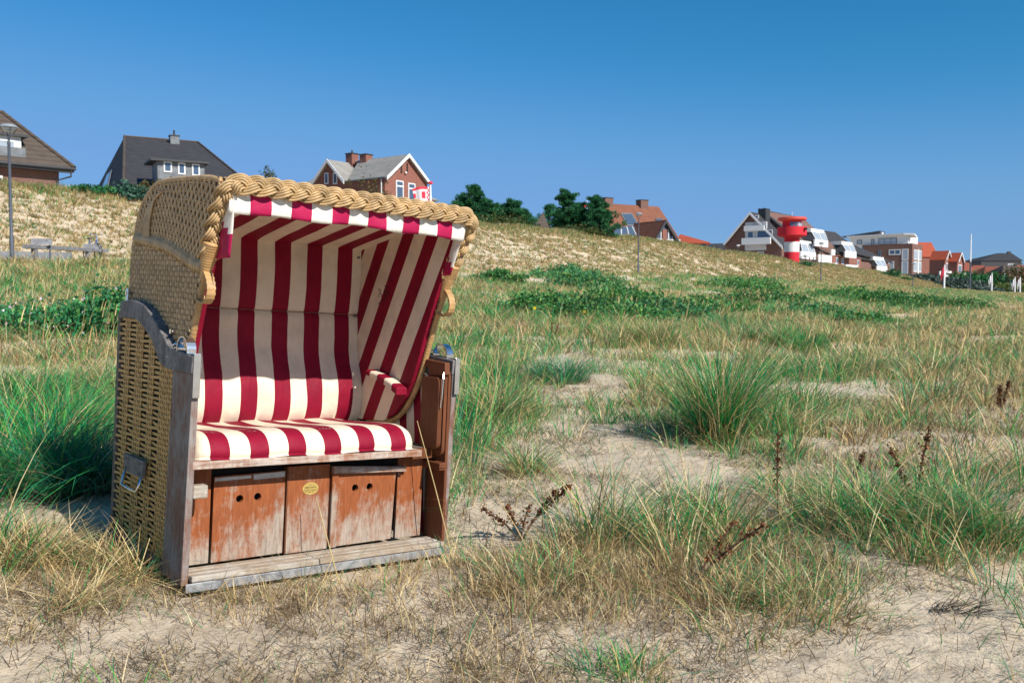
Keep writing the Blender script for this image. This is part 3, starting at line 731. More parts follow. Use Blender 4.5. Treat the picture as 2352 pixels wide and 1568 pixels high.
nper = round(BL / .198); per = BL / nper; Nn = Vector((0, -.94, .34)).normalized()
for k in range(3):
    m = MB(); ns_ = len(BP_); C_ = []; T_ = []; L_ = []
    for i in range(ns_):
        T = (BP_[min(i + 1, ns_ - 1)] - BP_[max(i - 1, 0)]).normalized(); L = Nn.cross(T).normalized() * -1; Nr = T.cross(L).normalized()
        if Nr.dot(Nn) < 0: Nr = -Nr
        ph = 2 * math.pi * (Ls[i] / per) + 2 * math.pi * k / 3
        A = .0215
        C_.append(BP_[i] + L * (A * math.sin(ph)) + Nr * (-.0150 * math.sin(2 * ph))); T_.append(Nr)
    for q in range(4):
        off = (q - 1.5) * .0098; pts = []
        for i in range(0, ns_, 2):
            Td = (C_[min(i + 1, ns_ - 1)] - C_[max(i - 1, 0)]).normalized(); S = Td.cross(T_[i]).normalized()
            pts.append(C_[i] + S * off + T_[i] * (-.0022 * abs(q - 1.5) ** 1.3))
        m.tube(pts, .0047, 7)
    m.build('braid_strand', m_cane_braid, chair, smooth=True)
for xc in (.046, 1.134):
    P, L = resample([Vector((xc, -.052, 1.275)), Vector((xc, -.025, 1.228)), Vector((xc, .0, 1.17)), Vector((xc, .018, 1.13))], .003)
    rr = [(.034 - .021 * (i / len(P)) ** 1.3) + .0022 * abs(math.sin(i * math.pi * .003 / .011)) for i in range(len(P))]
    MB().tube(P, rr, 14).build('braid_binding', m_cane_wrap, chair, smooth=True)
    pth, _ = resample(crom([(xc, .0, 1.175), (xc, -.036, 1.145), (xc, -.058, 1.105), (xc, -.05, 1.068), (xc, -.015, 1.050), (xc, .03, 1.055), (xc, .045, 1.075)], 8), .004)
    nr = []
    for i in range(len(pth)):
        T = (pth[min(i + 1, len(pth) - 1)] - pth[max(i - 1, 0)]).normalized(); nr.append(tuple(Vector((1, 0, 0)).cross(T)))
    m = MB(); m.strip(pth, nr, .030, .006)
    for i in range(2, len(pth) - 2, 5): m.strip([pth[i], pth[i + 1], pth[i + 2], pth[i + 3]] if i + 3 < len(pth) else [pth[i], pth[i + 1]], nr[i], .033, .0085)
    m.build('grip_loop', m_cane_wrap, chair)
DIV = [(.80, 1.325), (.72, 1.318), (.62, 1.306), (.50, 1.292), (.38, 1.272), (.27, 1.245), (.17, 1.218), (.09, 1.196), (.01, 1.185)]
DIVc = [(p.y, p.z) for p in crom([(0, *q) for q in DIV], 8)]
def div_z(y): return float(np.interp(y, [p[0] for p in DIVc][::-1], [p[1] for p in DIVc][::-1]))
TOPP = [(-.125, 1.478), (.0, 1.508), (.15, 1.524), (.3, 1.534), (.5, 1.541), (.60, 1.526), (.70, 1.484), (.765, 1.42), (.81, 1.325)]
def hood_side(xc, sg):
    # open twined work above the band: paired stakes that pinch together row by row
    TP, TL = resample([Vector((0, *q)) for q in TOPP], .004); DP, DL = resample([Vector((0, *q)) for q in DIVc[::-1]], .004)
    m = MB(); ns_ = 46
    for i in range(ns_):
        t = i / (ns_ - 1); a = DP[int(min(len(DP) - 1, (t ** 1.0) * (len(DP) - 1)))]; b_ = TP[int(t * (len(TP) - 1))]
        L = (b_ - a).length; k = max(3, int(L / .008)); d = (b_ - a).normalized(); sd_ = Vector((0, d.z, -d.y)); pts = []
        for j in range(k + 1):
            s = L * j / k; w_ = .0042 * math.sin(math.pi * s / .027) * (1 if i % 2 else -1)
            p = a.lerp(b_, j / k) + sd_ * w_; pts.append((xc + sg * .002 * math.cos(math.pi * s / .027 + i * math.pi), p.y, p.z))
        m.strip(pts, (1, 0, 0), .0122, .005)
    rows = 9
    for r in range(rows):
        t = (r + .5) / rows; pts = []
        for i in range(ns_ * 2):
            q = i / (ns_ * 2 - 1); a = DP[int(q * (len(DP) - 1))]; b_ = TP[int(q * (len(TP) - 1))]; p = a.lerp(b_, t)
            pts.append((xc - sg * .003 * (1 if i % 2 else -1), p.y, p.z))
        m.strip(pts, (1, 0, 0), .0055, .003)
    m.build('open_twined_panel', m_weave_up, chair)
    # bundle that fans round the rear corner
    m = MB()
    for q in range(7):
        o = q * .0095
        pts = crom([(xc + sg * .006, .47 + o * .6, 1.50 - o * .2), (xc + sg * .010, .545 + o, 1.47 - o * .3), (xc + sg * .010, .585 + o * 1.3, 1.41), (xc + sg * .010, .60 + o * 1.4, 1.35), (xc + sg * .006, .585 + o * 1.5, 1.30)], 5)
        m.strip(pts, (1, 0, 0), .0088, .004)
    m.build('fanned_corner_bundle', m_weave_up, chair)
    # division band: slanted wraps side by side
    m = MB(); DP2, L2 = resample([Vector((0, *q)) for q in DIVc[::-1]], .0165)
    for i, p in enumerate(DP2[:-1]):
        T = (DP2[i + 1] - p).normalized(); U_ = Vector((0, -T.z, T.y)); U_ = U_ if U_.z > 0 else -U_; U_ = (U_ + T * -.35).normalized()
        c_ = Vector((xc, p.y, p.z - .004)); h_ = .030 + .004 * math.sin(i * 2.1)
        m.strip([c_ - U_ * h_ + Vector((sg * .001, 0, 0)), c_ - U_ * h_ * .5 + Vector((sg * .012, 0, 0)), c_ + Vector((sg * .015, 0, 0)), c_ + U_ * h_ * .5 + Vector((sg * .012, 0, 0)), c_ + U_ * h_ + Vector((sg * .001, 0, 0))], (1, 0, 0), .0140, .004)
    m.build('woven_band', m_weave_up, chair, smooth=False)
    # flat basket weave below the band
    m = MB(); ys = np.arange(.02, .84, .0265)
    fy = [p[0] for p in FRONT][::-1]; fz = [p[1] for p in FRONT][::-1]
    def zlow(y): return float(np.interp(y, [-.15, -.022, .02, .06, .10, .14, .18, .235, .32, .42, .79], [1.49, 1.21, 1.12, 1.03, .93, .83, .74, .655, .575, .535, .522]))
    for i, y in enumerate(ys):
        z0 = zlow(y) + .01; z1 = div_z(y) - .01
        if z1 > z0 + .03: m.strip([(xc, y, z0), (xc, y, z1)], (1, 0, 0), .014, .003)
    zz = .55; r = 0
    while zz < 1.42:
        path = []
        for i, y in enumerate(ys):
            z = zz - .10 * (y - .4) * -1 * .35 + .0012 * math.sin(y * 40 + r)
            if z < zlow(y) + .006 or z > div_z(y) - .012: continue
            s = sg * .0085 * (1 if (i + r) % 2 else -1); wv = rng.normal(0, .001)
            path += [(xc + s, y - .007, z + wv), (xc + s, y + .007, z + wv)]
        if len(path) > 2:
            e = path[-1]
            if e[1] > .8: path.append((xc, .845, e[2]))
            m.strip(path, (1, 0, 0), .0165, .003)
        zz += .0205; r += 1
    m.build('basket_weave_panel', m_weave_grey, chair)
    # rim along back and top
    P, L = resample(crom([(xc + sg * -.004, y, z) for y, z in BACK + [(-.12, 1.488)]], 4), .005)
    MB().tube(P, [.0095 + .0012 * abs(math.sin(i * math.pi * .005 / .018)) for i in range(len(P))], 8).build('hood_rim', m_weave_up, chair, smooth=True)
hood_side(.038, -1); hood_side(1.142, 1)
# roof and back weave
P, L = resample(crom([(0, y, z) for y, z in BACK] + [(0, -.13, 1.497)], 5), .0275)
m = MB(); xs = np.arange(.055, 1.13, .027)
for i, x in enumerate(xs):
    pth = []; nr = []
    for j, p in enumerate(P):
        T = (P[min(j + 1, len(P) - 1)] - P[max(j - 1, 0)]).normalized(); Nv = Vector((0, T.z, -T.y)); Nv = Nv if Nv.dot(p - Vector((0, .35, 1.0))) > 0 else -Nv
        pth.append(Vector((x, p.y, p.z)) + Nv * (.004 * (1 if (i + j) % 2 else -1))); nr.append(tuple(Nv))
    m.strip(pth, nr, .012, .003)
for j in range(1, len(P) - 1):
    p = P[j]; T = (P[j + 1] - P[j - 1]).normalized(); Nv = Vector((0, T.z, -T.y)); Nv = Nv if Nv.dot(p - Vector((0, .35, 1.0))) > 0 else -Nv
    m.strip([Vector((x, p.y, p.z)) + Nv * (-.004 * (1 if (i + j) % 2 else -1)) for i, x in enumerate([.038] + list(xs) + [1.142])], tuple(Nv), .019, .003)
m.build('roof_weave', m_weave_up, chair)
# bolts on the hood side
for (y, z) in ((.80, 1.085), (.235, .935), (.27, .90)):
    MB().tube([(.036, y, z), (.012, y, z), (.006, y, z)], [.006, .006, .010], 8).build('hood_bolt', m_steel, chair)
MB().tube([(.014, .80, 1.05), (.014, .80, 1.105)], .008, 8).build('locking_pin', m_steel, chair, bevel=.001)
# black pen scribble on the right side cushion
def scr(pts):
    mb.strip([(1.0992, y, z) for y, z in pts], (1, 0, 0), .0035, .001)
mb = MB()
S0 = lambda x, y: (.385 - (x - 905) * .000395, 1.295 - y * .000233)
for ln in ([(600, 520), (625, 580), (670, 560)], [(625, 580), (640, 620)], [(600, 715), (612, 660), (650, 630), (670, 660), (685, 725)], [(730, 480), (780, 480), (820, 540), (800, 600), (740, 560), (720, 600), (740, 700), (770, 640), (790, 720), (820, 600), (850, 660)],
           [(600, 855), (680, 800), (780, 740)], [(740, 540), (730, 640), (780, 600)], [(820, 320), (850, 350), (820, 390), (840, 330)]):
    scr([S0(*q) for q in ln])
mb.build('pen_scribble', m_ink, chair)

# ================================================================== HOUSES AND THINGS ON THE DUNE
m_brick = brick('red_brick', (.30, .085, .05)); m_brickd = brick('brown_brick', (.19, .075, .05))
m_white = plain('white_paint', (.74, .74, .73), .5, .05, 3); m_wgrey = plain('pale_render', (.62, .62, .62), .7, .08, 2)
m_roofbrown = tiles('brown_tiles', (.10, .078, .062), .25, .34, 1.2); m_roofdark = tiles('dark_tiles', (.050, .048, .052), .25, .34, .9)
m_roofgrey = tiles('grey_fibre_roof', (.27, .26, .24), .2, .6, .35); m_roofred = tiles('red_brown_tiles', (.22, .088, .052), .18, .34, .8)
m_roofor = tiles('orange_tiles', (.38, .08, .04), .2, .34, .9); m_roofrust = tiles('rust_tiles', (.22, .065, .04), .25, .34, .9)
m_slate = plain('slate_cladding', (.15, .165, .18), .6, .3, 2.5, bmp=.2); m_anth = plain('anthracite', (.035, .037, .042), .6, .2)
m_glass, n_, b_ = newmat('window_glass'); b_.inputs['Base Color'].default_value = (.10, .15, .22, 1); b_.inputs['Roughness'].default_value = .12; b_.inputs['Metallic'].default_value = .35
m_pglass, n_, b_ = newmat('pale_glass'); b_.inputs['Base Color'].default_value = (.42, .47, .52, 1); b_.inputs['Roughness'].default_value = .25; b_.inputs['Metallic'].default_value = .25
m_red = plain('red_paint', (.60, .015, .03), .8, .08, 1); m_coral = plain('sun_bleached_red', (.62, .08, .055), .6, .1, 2)
m_lampgrey = plain('lamp_grey', (.26, .28, .31), .4, .1, 4)
m_pole = plain('lamp_pole_paint', (.075, .085, .11), .5, .1, 4); m_white2 = plain('white_pole', (.85, .85, .86), .4, .03, 3)
m_rust = plain('lichen_ridge', (.30, .21, .09), .9, .4, 6)

class Fr:
    """house frame: origin, a = along the front, b = away from the viewer"""
    def __init__(s, O, yaw): s.O = Vector(O); s.y = R(yaw); s.a = Vector((math.cos(s.y), math.sin(s.y), 0)); s.b = Vector((-math.sin(s.y), math.cos(s.y), 0))
    def w(s, a, b, z): return s.O + s.a * a + s.b * b + Vector((0, 0, z))
    def A(s, u, b=0, z=0): return solve(lambda t: proj(s.w(t, b, z))[0], u, 0, 1)
    def B(s, u, a=0, z=0): return solve(lambda t: proj(s.w(a, t, z))[0], u, 0, 1)
    def Z(s, v, a=0, b=0): return solve(lambda t: proj(s.w(a, b, t))[1], v, 0, 1)
def house(name, fr, label, cat='house', group=None):
    return tag(empty(name, loc=fr.O, rz=fr.y), label, cat, group)
def slab(mb, pts, t=.12):
    """roof face as a slab: pts local, thickened downward"""
    P = [Vector(p) for p in pts]; n_ = (P[1] - P[0]).cross(P[2] - P[0]).normalized()
    if n_.z < 0: n_ = -n_
    mb.prism(P, -n_ * t)
def opening(par, fr_pts, mat=None, glass=None, w=.09, inset=.05, name='window', bars=0):
    """window from its four corners (local, in order): frame ring plus pane as its sub-part"""
    P = [Vector(p) for p in fr_pts]; c = sum(P, Vector()) / 4; n_ = (P[1] - P[0]).cross(P[3] - P[0]).normalized()
    # outward = towards the viewer (camera is at -b side in general)
    e1 = (P[1] - P[0]).normalized(); e2 = (P[3] - P[0]).normalized(); L1 = (P[1] - P[0]).length; L2 = (P[3] - P[0]).length
    oc = par.matrix_world.to_3x3() if False else None
    out = n_ if n_.dot(VIEW) > 0 else -n_
    mb = MB()
    def bar(a0, a1, b0, b1): mb.prism([P[0] + e1 * a + e2 * b + out * .05 for a, b in ((a0, b0), (a1, b0), (a1, b1), (a0, b1))], -out * .1)
    bar(0, L1, 0, w); bar(0, L1, L2 - w, L2); bar(0, w, w, L2 - w); bar(L1 - w, L1, w, L2 - w)
    for k in range(bars): bar(L1 * (k + 1) / (bars + 1) - w / 3, L1 * (k + 1) / (bars + 1) + w / 3, w, L2 - w)
    f = mb.build(name, mat or m_white, par)
    MB().prism([P[0] + e1 * a + e2 * b + out * .02 for a, b in ((w * .9, w * .9), (L1 - w * .9, w * .9), (L1 - w * .9, L2 - w * .9), (w * .9, L2 - w * .9))], -out * .05).build('pane', glass or m_glass, f)
    return f
VIEW = Vector((0, -1, 0))
def setview(fr):
    global VIEW
    d = -fr.O.normalized(); VIEW = Vector((d.dot(fr.a), d.dot(fr.b), 0))
def chimney(par, a, b, z0, z1, w, d, mat, cap=m_anth, pot=0):
    MB().box(a - w / 2, a + w / 2, b - d / 2, b + d / 2, z0, z1).build('chimney', mat, par)
    c = MB().box(a - w / 2 - .06, a + w / 2 + .06, b - d / 2 - .06, b + d / 2 + .06, z1, z1 + .1)
    if pot: c.tube([(a, b, z1 + .1), (a, b, z1 + .1 + pot)], .09, 8)
    c.build('chimney_cap', cap, par)
def rectA(fr, u0, u1, v0, v1, b=0, z=0):
    a0 = fr.A(u0, b, z); a1 = fr.A(u1, b, z); return [(a0, b, fr.Z(v1, a0, b)), (a1, b, fr.Z(v1, a1, b)), (a1, b, fr.Z(v0, a1, b)), (a0, b, fr.Z(v0, a0, b))]
def sqr(fr, u0, u1, v0, v1, b=0, z=0):
    """upright rectangle in the plane b seen between the given pixels"""
    a0 = fr.A(u0, b, z); a1 = fr.A(u1, b, z); m_ = (a0 + a1) / 2; z0 = fr.Z(v1, m_, b); z1 = fr.Z(v0, m_, b)
    return [(a0, b, z0), (a1, b, z0), (a1, b, z1), (a0, b, z1)]

# --- house 1, far left: brown hipped roof
f1 = Fr(W(171, 386, 58), 45); setview(f1)
h = house('brick_house', f1, 'brick house with a brown hipped roof and slate balcony behind the leftmost lamp')
a0 = -13.0; D = 9.5; ap = f1.A(6, D / 2, 3.5); zr = f1.Z(260, ap, D / 2); ap2 = a0 + (0 - ap)
mb = MB(); slab(mb, [(a0, 0, 0), (0, 0, 0), (ap, D / 2, zr), (ap2, D / 2, zr)]); slab(mb, [(0, 0, 0), (0, D, 0), (ap, D / 2, zr)]); slab(mb, [(0, D, 0), (a0, D, 0), (ap2, D / 2, zr), (ap, D / 2, zr)]); slab(mb, [(a0, D, 0), (a0, 0, 0), (ap2, D / 2, zr)])
mb.build('roof', m_roofbrown, h)
MB().tube([(0, 0, .03), (ap, D / 2, zr + .05)], .13, 8).tube([(ap, D / 2, zr + .05), (ap2, D / 2, zr + .05)], .13, 8).build('ridge_tiles', m_roofbrown, h)
MB().box(a0 + .7, -.7, .7, D - .7, -4, -.14).build('wall', m_brickd, h)
MB().box(a0, 0, .02, .66, -.28, -.13).build('soffit', m_anth, h)  # dark colour stands for the shade under the eaves
MB().tube([(a0, -.06, -.08), (.05, -.06, -.08)], .09, 8).build('gutter', m_anth, h)
MB().tube([(-.2, .0, -.12), (-.2, .05, -.55), (-.85, .6, -.8), (-.85, .6, -3)], .06, 8).build('downpipe', m_anth, h)
for u0, u1, v0, v1 in ((38, 76, 402, 430), (58, 100, 400, 430)): 
    q = sqr(f1, u0 if u0 > 60 else -20, u1 if u0 > 60 else 6, v0 + 3, v1, .68, -1); opening(h, q)
bd = 1.3
q = rectA(f1, -60, 50, 317, 347, bd); zt = q[3][2]
aR = f1.A(50, bd); zT = f1.Z(316, aR, bd); zM = f1.Z(344, aR, bd); zB = f1.Z(366, aR, bd - .5)
dm = MB().box(aR - 7, aR, bd, bd + 3.2, zB, zT).build('dormer', m_white, h)
MB().box(aR - 7.2, aR + .35, bd - .3, bd + 3.6, zT, zT + .15).build('dormer_roof', m_anth, dm)
MB().box(aR - 7, f1.A(60, bd - .75), bd - .75, bd - .68, zB - .1, zM).build('slate_balcony', m_slate, h)
for k in range(3):
    x1 = aR - .35 - k * 1.35; opening(dm, [(x1 - 1.0, bd - .02, zM), (x1, bd - .02, zM), (x1, bd - .02, zT - .25), (x1 - 1.0, bd - .02, zT - .25)], glass=m_pglass)

# --- house 2: dark hipped roof with slate dormer
f2 = Fr(W(283, 450, 68), 30); setview(f2)
h = house('dark_roofed_house', f2, 'house with a dark hipped roof, three-window slate dormer and one chimney, behind the hood')
D = f2.B(172); a1 = f2.A(288, D / 2, 3.5); zr = f2.Z(314, a1, D / 2); a2 = f2.A(455, D / 2, zr); a3 = a2 + a1 * .55
mb = MB(); slab(mb, [(0, 0, 0), (a3, 0, 0), (a2, D / 2, zr), (a1, D / 2, zr)]); slab(mb, [(0, 0, 0), (a1, D / 2, zr), (0, D, 0)]); slab(mb, [(a3, 0, 0), (a3, D, 0), (a2, D / 2, zr)]); slab(mb, [(0, D, 0), (a1, D / 2, zr), (a2, D / 2, zr), (a3, D, 0)])
mb.build('roof', m_roofdark, h)
MB().tube([(0, 0, .05), (a1, D / 2, zr + .05)], .12, 8).tube([(a1, D / 2, zr + .05), (a2, D / 2, zr + .05)], .09, 8).tube([(a3, 0, .05), (a2, D / 2, zr + .05)], .09, 8).build('ridge_tiles', m_roofbrown, h)
MB().box(.5, a3 - .5, .5, D - .5, -4, -.05).build('wall', m_brickd, h)
ca = f2.A(400, D / 2 - 1.1, zr); chimney(h, ca, D / 2 - 1.1, zr - 1.6, f2.Z(314, ca, D / 2 - 1.1), .82, .8, m_slate, pot=.5)
s_ = zr / (D / 2); bd = 1.15
aL, aR = f2.A(362, bd, 2), f2.A(470, bd, 2); zt = f2.Z(370, aL, bd); zb = f2.Z(404, aR, bd)
dm = MB().box(aL, aR, bd, bd + 2.6, zb - .6, zt).build('dormer', m_slate, h)
MB().box(aL - .55, aR + .3, bd - .4, bd + 3, zt, zt + .16).build('dormer_roof', m_anth, dm)
MB().prism([(aL - 1.0, bd + 1.5, (bd + 1.5) * s_ + .1), (aL - .8, bd + 1.5, (bd + 1.5) * s_ + .1), (aL, bd + .1, (bd + .1) * s_ + .15), (aL - .2, bd + .1, (bd + .1) * s_ + .15)], (0, 0, .04)).build('dormer_flashing', m_wgrey, dm)
for u0, u1, v0, v1 in ((376, 395, 371, 396), (409, 426, 374, 401), (441, 459, 377, 404)): opening(dm, sqr(f2, u0, u1, v0, v1, bd - .02, 2), w=.10)
t_ = .45; fb = D * .42; fa = a1 * .42 * 1.0
def lf(b, k): 
    e = Vector((0, b, 0)); top = Vector((a1, D / 2, zr)); return e.lerp(top, k)
P4 = [lf(D * .34, .30), lf(D * .56, .30), lf(D * .60, .55), lf(D * .42, .55)]
mb = MB(); mb.prism([p + Vector((-.12, 0, .06)) for p in P4], (.1, 0, -.05)); sk = mb.build('skylight', m_slate, h)
c_ = sum(P4, Vector()) / 4; MB().prism([c_.lerp(p, .8) + Vector((-.15, 0, .08)) for p in P4], (.06, 0, -.03)).build('pane', m_glass, sk)

# --- house 3: red brick house with grey roof and white bargeboards
f3 = Fr(W(884, 406, 90), 53); setview(f3)
h = house('gabled_brick_house', f3, 'red brick house with a grey roof, white bargeboards and two chimneys, above the chair roof')
Wd = f3.A(981); ze = 0; zr = f3.Z(355, Wd / 2, 0); bw = f3.B(798); be = f3.B(719); bm_ = (bw + be) / 2; wz = f3.Z(367, 0, bm_); Lb = bm_ + 2
mb = MB(); slab(mb, [(-.1, -.35, -.05), (-.1, bw, -.05), (Wd / 2, bw + 1.5, zr), (Wd / 2, -.35, zr)], .14); slab(mb, [(Wd + .1, -.35, -.05), (Wd + .1, be, -.05), (Wd / 2, bm_, zr), (Wd / 2, -.35, zr)], .14)
slab(mb, [(-.35, bw, -.02), (-.35, bm_, wz), (Wd, bm_, wz), (Wd, bw, -.02)], .14); slab(mb, [(-.35, be, -.02), (-.35, bm_, wz), (Wd, bm_, wz), (Wd, be, -.02)], .14)
mb.build('roof', m_roofgrey, h)
mb = MB(); mb.prism([(0, 0, -5), (Wd, 0, -5), (Wd, 0, -.15), (Wd / 2, 0, zr - .2), (0, 0, -.15)], (0, bw, 0)); mb.prism([(.01, bw, -5), (.01, be, -5), (.01, be, -.15), (.01, bm_, wz - .2), (.01, bw, -.15)], (Wd - .02, 0, 0))
mb.build('wall', m_brick, h)
def barge(mb, p, q, off, t=.10, hgt=.34):
    p, q = Vector(p), Vector(q); mb.prism([p, q, q - Vector((0, 0, hgt)), p - Vector((0, 0, hgt))], off)
for p, q, o in (((-.12, -.36, 0), (Wd / 2, -.36, zr + .06), (0, -.09, 0)), ((Wd + .12, -.36, 0), (Wd / 2, -.36, zr + .06), (0, -.09, 0)), ((-.36, bw + .1, 0), (-.36, bm_, wz + .06), (-.08, 0, 0)), ((-.36, be - .0, 0), (-.36, bm_, wz + .06), (-.08, 0, 0))):
    mb = MB(); barge(mb, p, q, o, hgt=.36); mb.build('bargeboard', m_white, h)
MB().tube([(-.16, -.2, -.1), (-.16, bw, -.1)], .09, 8).build('gutter', m_pole, h)
MB().tube([(-.14, .35, -.15), (-.14, .35, -4)], .06, 8).build('downpipe', m_wgrey, h)
for u0, u1, v0, v1 in ((909, 926, 415, 448), (937, 953, 421, 452)):
    q = sqr(f3, 0, 0, 0, 0) if False else None
    a_0 = f3.A(u0, 0, -1); a_1 = f3.A(u1, 0, -1); z1 = f3.Z(v0, (a_0 + a_1) / 2, 0); opening(h, [(a_0, -.02, z1 - 1.9), (a_1, -.02, z1 - 1.9), (a_1, -.02, z1), (a_0, -.02, z1)], bars=0, w=.11)
    MB().prism([(a_0, -.08, z1 - .62), (a_1, -.08, z1 - .62), (a_1, -.08, z1 - .48), (a_0, -.08, z1 - .48)], (0, .04, 0)).build('transom', m_white, h)
for u_ in (921.5, 935): 
    a_ = f3.A(u_, 0, 2); z_ = f3.Z(398, a_, 0); MB().box(a_ - .1, a_ + .1, -.03, .02, z_, z_ + 1.0).build('gable_vent', m_dark, h)
a_ = f3.A(930, 0, 2); MB().lathe([(.02, 0), (.13, .02), (.13, .14), (.02, .2)], a_, -.14, 10).build('gable_lamp', m_white, h).location.z = f3.Z(399, a_, 0)
VIEW = Vector((-1, 0, 0))
for u_ in (754 - 8, 754 + 12):
    b_ = f3.B(u_ + 4, 0, .5); z1 = f3.Z(397, 0, b_); opening(h, [(-.0, b_ - .3, z1 - 1.15), (-.0, b_ + .3, z1 - 1.15), (-.0, b_ + .3, z1), (-.0, b_ - .3, z1)], w=.1)
for u_, v_, w_ in ((809, 355, .95), (841, 357, .95)):
    b_ = f3.B(u_, Wd / 2, zr); chimney(h, Wd / 2, b_, zr - .8, f3.Z(v_, Wd / 2, b_), w_, w_, m_brick, pot=.35 if u_ < 820 else 0)
# grey roofs seen to either side of it
fx = Fr(W(722, 440, 112), 50); setview(fx)
h = house('low_grey_house', fx, 'low grey roofed house partly hidden left of the red brick gable')
bL = fx.B(672); zr = fx.Z(399, 0, bL * .1)
mb = MB(); slab(mb, [(-1, 0, 0), (-1, bL, 0), (2.5, bL - 1.5, zr), (2.5, 0, zr)]); slab(mb, [(6, 0, 0), (6, bL, 0), (2.5, bL - 1.5, zr), (2.5, 0, zr)]); slab(mb, [(-1, bL, 0), (6, bL, 0), (2.5, bL - 1.5, zr)]); mb.build('roof', m_roofgrey, h)
MB().box(-.6, 5.6, .2, bL - .4, -4, 0).build('wall', m_brickd, h)
fx = Fr(W(1022, 462, 112), 50); setview(fx)
h = house('rear_grey_house', fx, 'grey roof slope showing right of the brick gable behind the flagpole')
zr = fx.Z(425, 0, 6); mb = MB(); slab(mb, [(-1, 0, 0), (0, 7, 0), (-3.2, 7, zr), (-3.2, 5, zr)]); slab(mb, [(-1, 0, 0), (-3.2, 5, zr), (-6, 4, zr * .5), (-6, 0, 0)]); slab(mb, [(0, 7, 0), (-3.2, 7, zr), (-6, 7, 0)]); mb.build('roof', m_roofgrey, h)
MB().prism([(-1.2, .5, 0), (-.4, 6.6, 0), (-5.7, 6.6, 0), (-5.7, .5, 0)], (0, 0, -4)).build('wall', m_brickd, h)

# --- house 4: big red-brown roof with glazed gable
f4 = Fr(W(1571, 566, 122), 30); setview(f4)
h = house('red_roofed_house', f4, 'large house with a red-brown tiled roof, two chimneys and a glazed timber gable')
D = 12.5; zr = 0; ar = 0
zr = f4.Z(474, 0, D / 2); aL = f4.A(1362, D / 2, zr)
# right verge leans: half hip
ar = f4.A(1511, D / 2, zr)
mb = MB(); slab(mb, [(aL, 0, 0), (0, 0, 0), (ar, D / 2, zr), (aL, D / 2, zr)], .16); slab(mb, [(aL, D, 0), (0, D, 0), (ar, D / 2, zr), (aL, D / 2, zr)], .16); slab(mb, [(0, 0, 0), (0, D, 0), (ar, D / 2, zr)], .16); mb.build('roof', m_roofred, h)
MB().box(aL + .5, -.4, .5, D - .5, -4, .0).build('wall', m_brick, h)
MB().prism([(aL + .5, .5, 0), (aL + .5, D - .5, 0), (aL + .5, D / 2, zr - .3)], (.3, 0, 0)).build('gable_wall', m_brick, h)
for u_, v_ in ((1394, 456), (1475, 461)):
    a_ = f4.A(u_, D / 2, zr); chimney(h, a_, D / 2, zr - .9, f4.Z(v_, a_, D / 2), 1.3, 1.1, m_brickd)
def onroof(fr, u, v, D, zr):
    """point on the front slope under pixel (u, v)"""
    lo, hi = 0., 1.
    for _ in range(40):
        k = (lo + hi) / 2; b = D / 2 * k; z = zr * k; a = fr.A(u, b, z)
        if proj(fr.w(a, b, z))[1] > v: lo = k
        else: hi = k
    return Vector((a, b, z))
for us in (((1377, 518), (1400, 518), (1386, 488), (1364, 488)), ((1441, 520), (1468, 520), (1450, 491), (1425, 491)), ((1520 - 8, 514), (1524, 514), (1520, 503), (1504, 503))):
    P4 = [onroof(f4, u, v, D, zr) for u, v in us]; up_ = Vector((0, -zr, D / 2)).normalized()
    f_ = MB().prism([p + up_ * .12 for p in P4], -up_ * .1).build('roof_window', m_slate, h); c_ = sum(P4, Vector()) / 4
    MB().prism([c_.lerp(p, .82) + up_ * .15 for p in P4], -up_ * .02).build('pane', m_glass, f_)
P4 = [onroof(f4, 1405 if i in (0,) else u, v, D, zr) for i, (u, v) in enumerate(((1412, 553), (1483, 553), (1462, 524), (1412, 524)))]; up_ = Vector((0, -zr, D / 2)).normalized()
sg_ = MB().prism([p + up_ * .25 for p in P4], -up_ * .2).build('glazed_veranda_roof', m_glass, h)
for k in range(1, 4): 
    p = P4[0].lerp(P4[1], k / 4); q = P4[3].lerp(P4[2], k / 4); MB().tube([p + up_ * .28, q + up_ * .28], .08, 6).build('glazing_bar', m_wgrey, sg_)
# wing
ga, gb = f4.A(1526, -3.2, 5), -3.2; gz_ = f4.Z(505, ga, gb); gl, gr = f4.A(1493, gb, 2), f4.A(1562, gb, 2); g0 = f4.Z(567, gl, gb)
s_ = zr / (D / 2)
mb = MB(); slab(mb, [(gl - .2, gb - .3, g0), (ga, gb - .3, gz_), (ga, gz_ / s_, gz_), (gl - .2, max(g0 / s_, 0), g0)], .14); slab(mb, [(gr + .2, gb - .3, g0), (ga, gb - .3, gz_), (ga, gz_ / s_, gz_), (gr + .2, max(g0 / s_, 0), g0)], .14)
wing = mb.build('wing_roof', m_roofred, h)
for x0, z0 in ((gl - .2, g0), (gr + .2, g0)): mb = MB(); barge(mb, (x0, gb - .32, z0 + .04), (ga, gb - .32, gz_ + .04), (0, -.1, 0), hgt=.45); mb.build('bargeboard', m_anth, wing)
MB().prism([(gl + .1, gb, g0 - 3), (gr - .1, gb, g0 - 3), (gr - .1, gb, g0), (ga, gb, gz_ - .3), (gl + .1, gb, g0)], (0, .2, 0)).build('gable_glazing', m_glass, wing)
MB().box(ga - .35, ga + .35, gb - .15, gb, g0 - 3, gz_ - 1.2).build('brick_pier', m_brick, wing)
for t_ in (.25, .5, .75):
    for sgn, x1 in ((1, gl), (-1, gr)):
        x_ = x1 + (ga - x1) * t_; MB().box(x_ - .07, x_ + .07, gb - .1, gb, g0 - 3, g0 + (gz_ - g0) * t_ - .3).build('mullion', m_wgrey, wing)
MB().box(gl, gr, gb - .12, gb - .01, g0 + .9, g0 + 1.05).build('mullion', m_wgrey, wing)
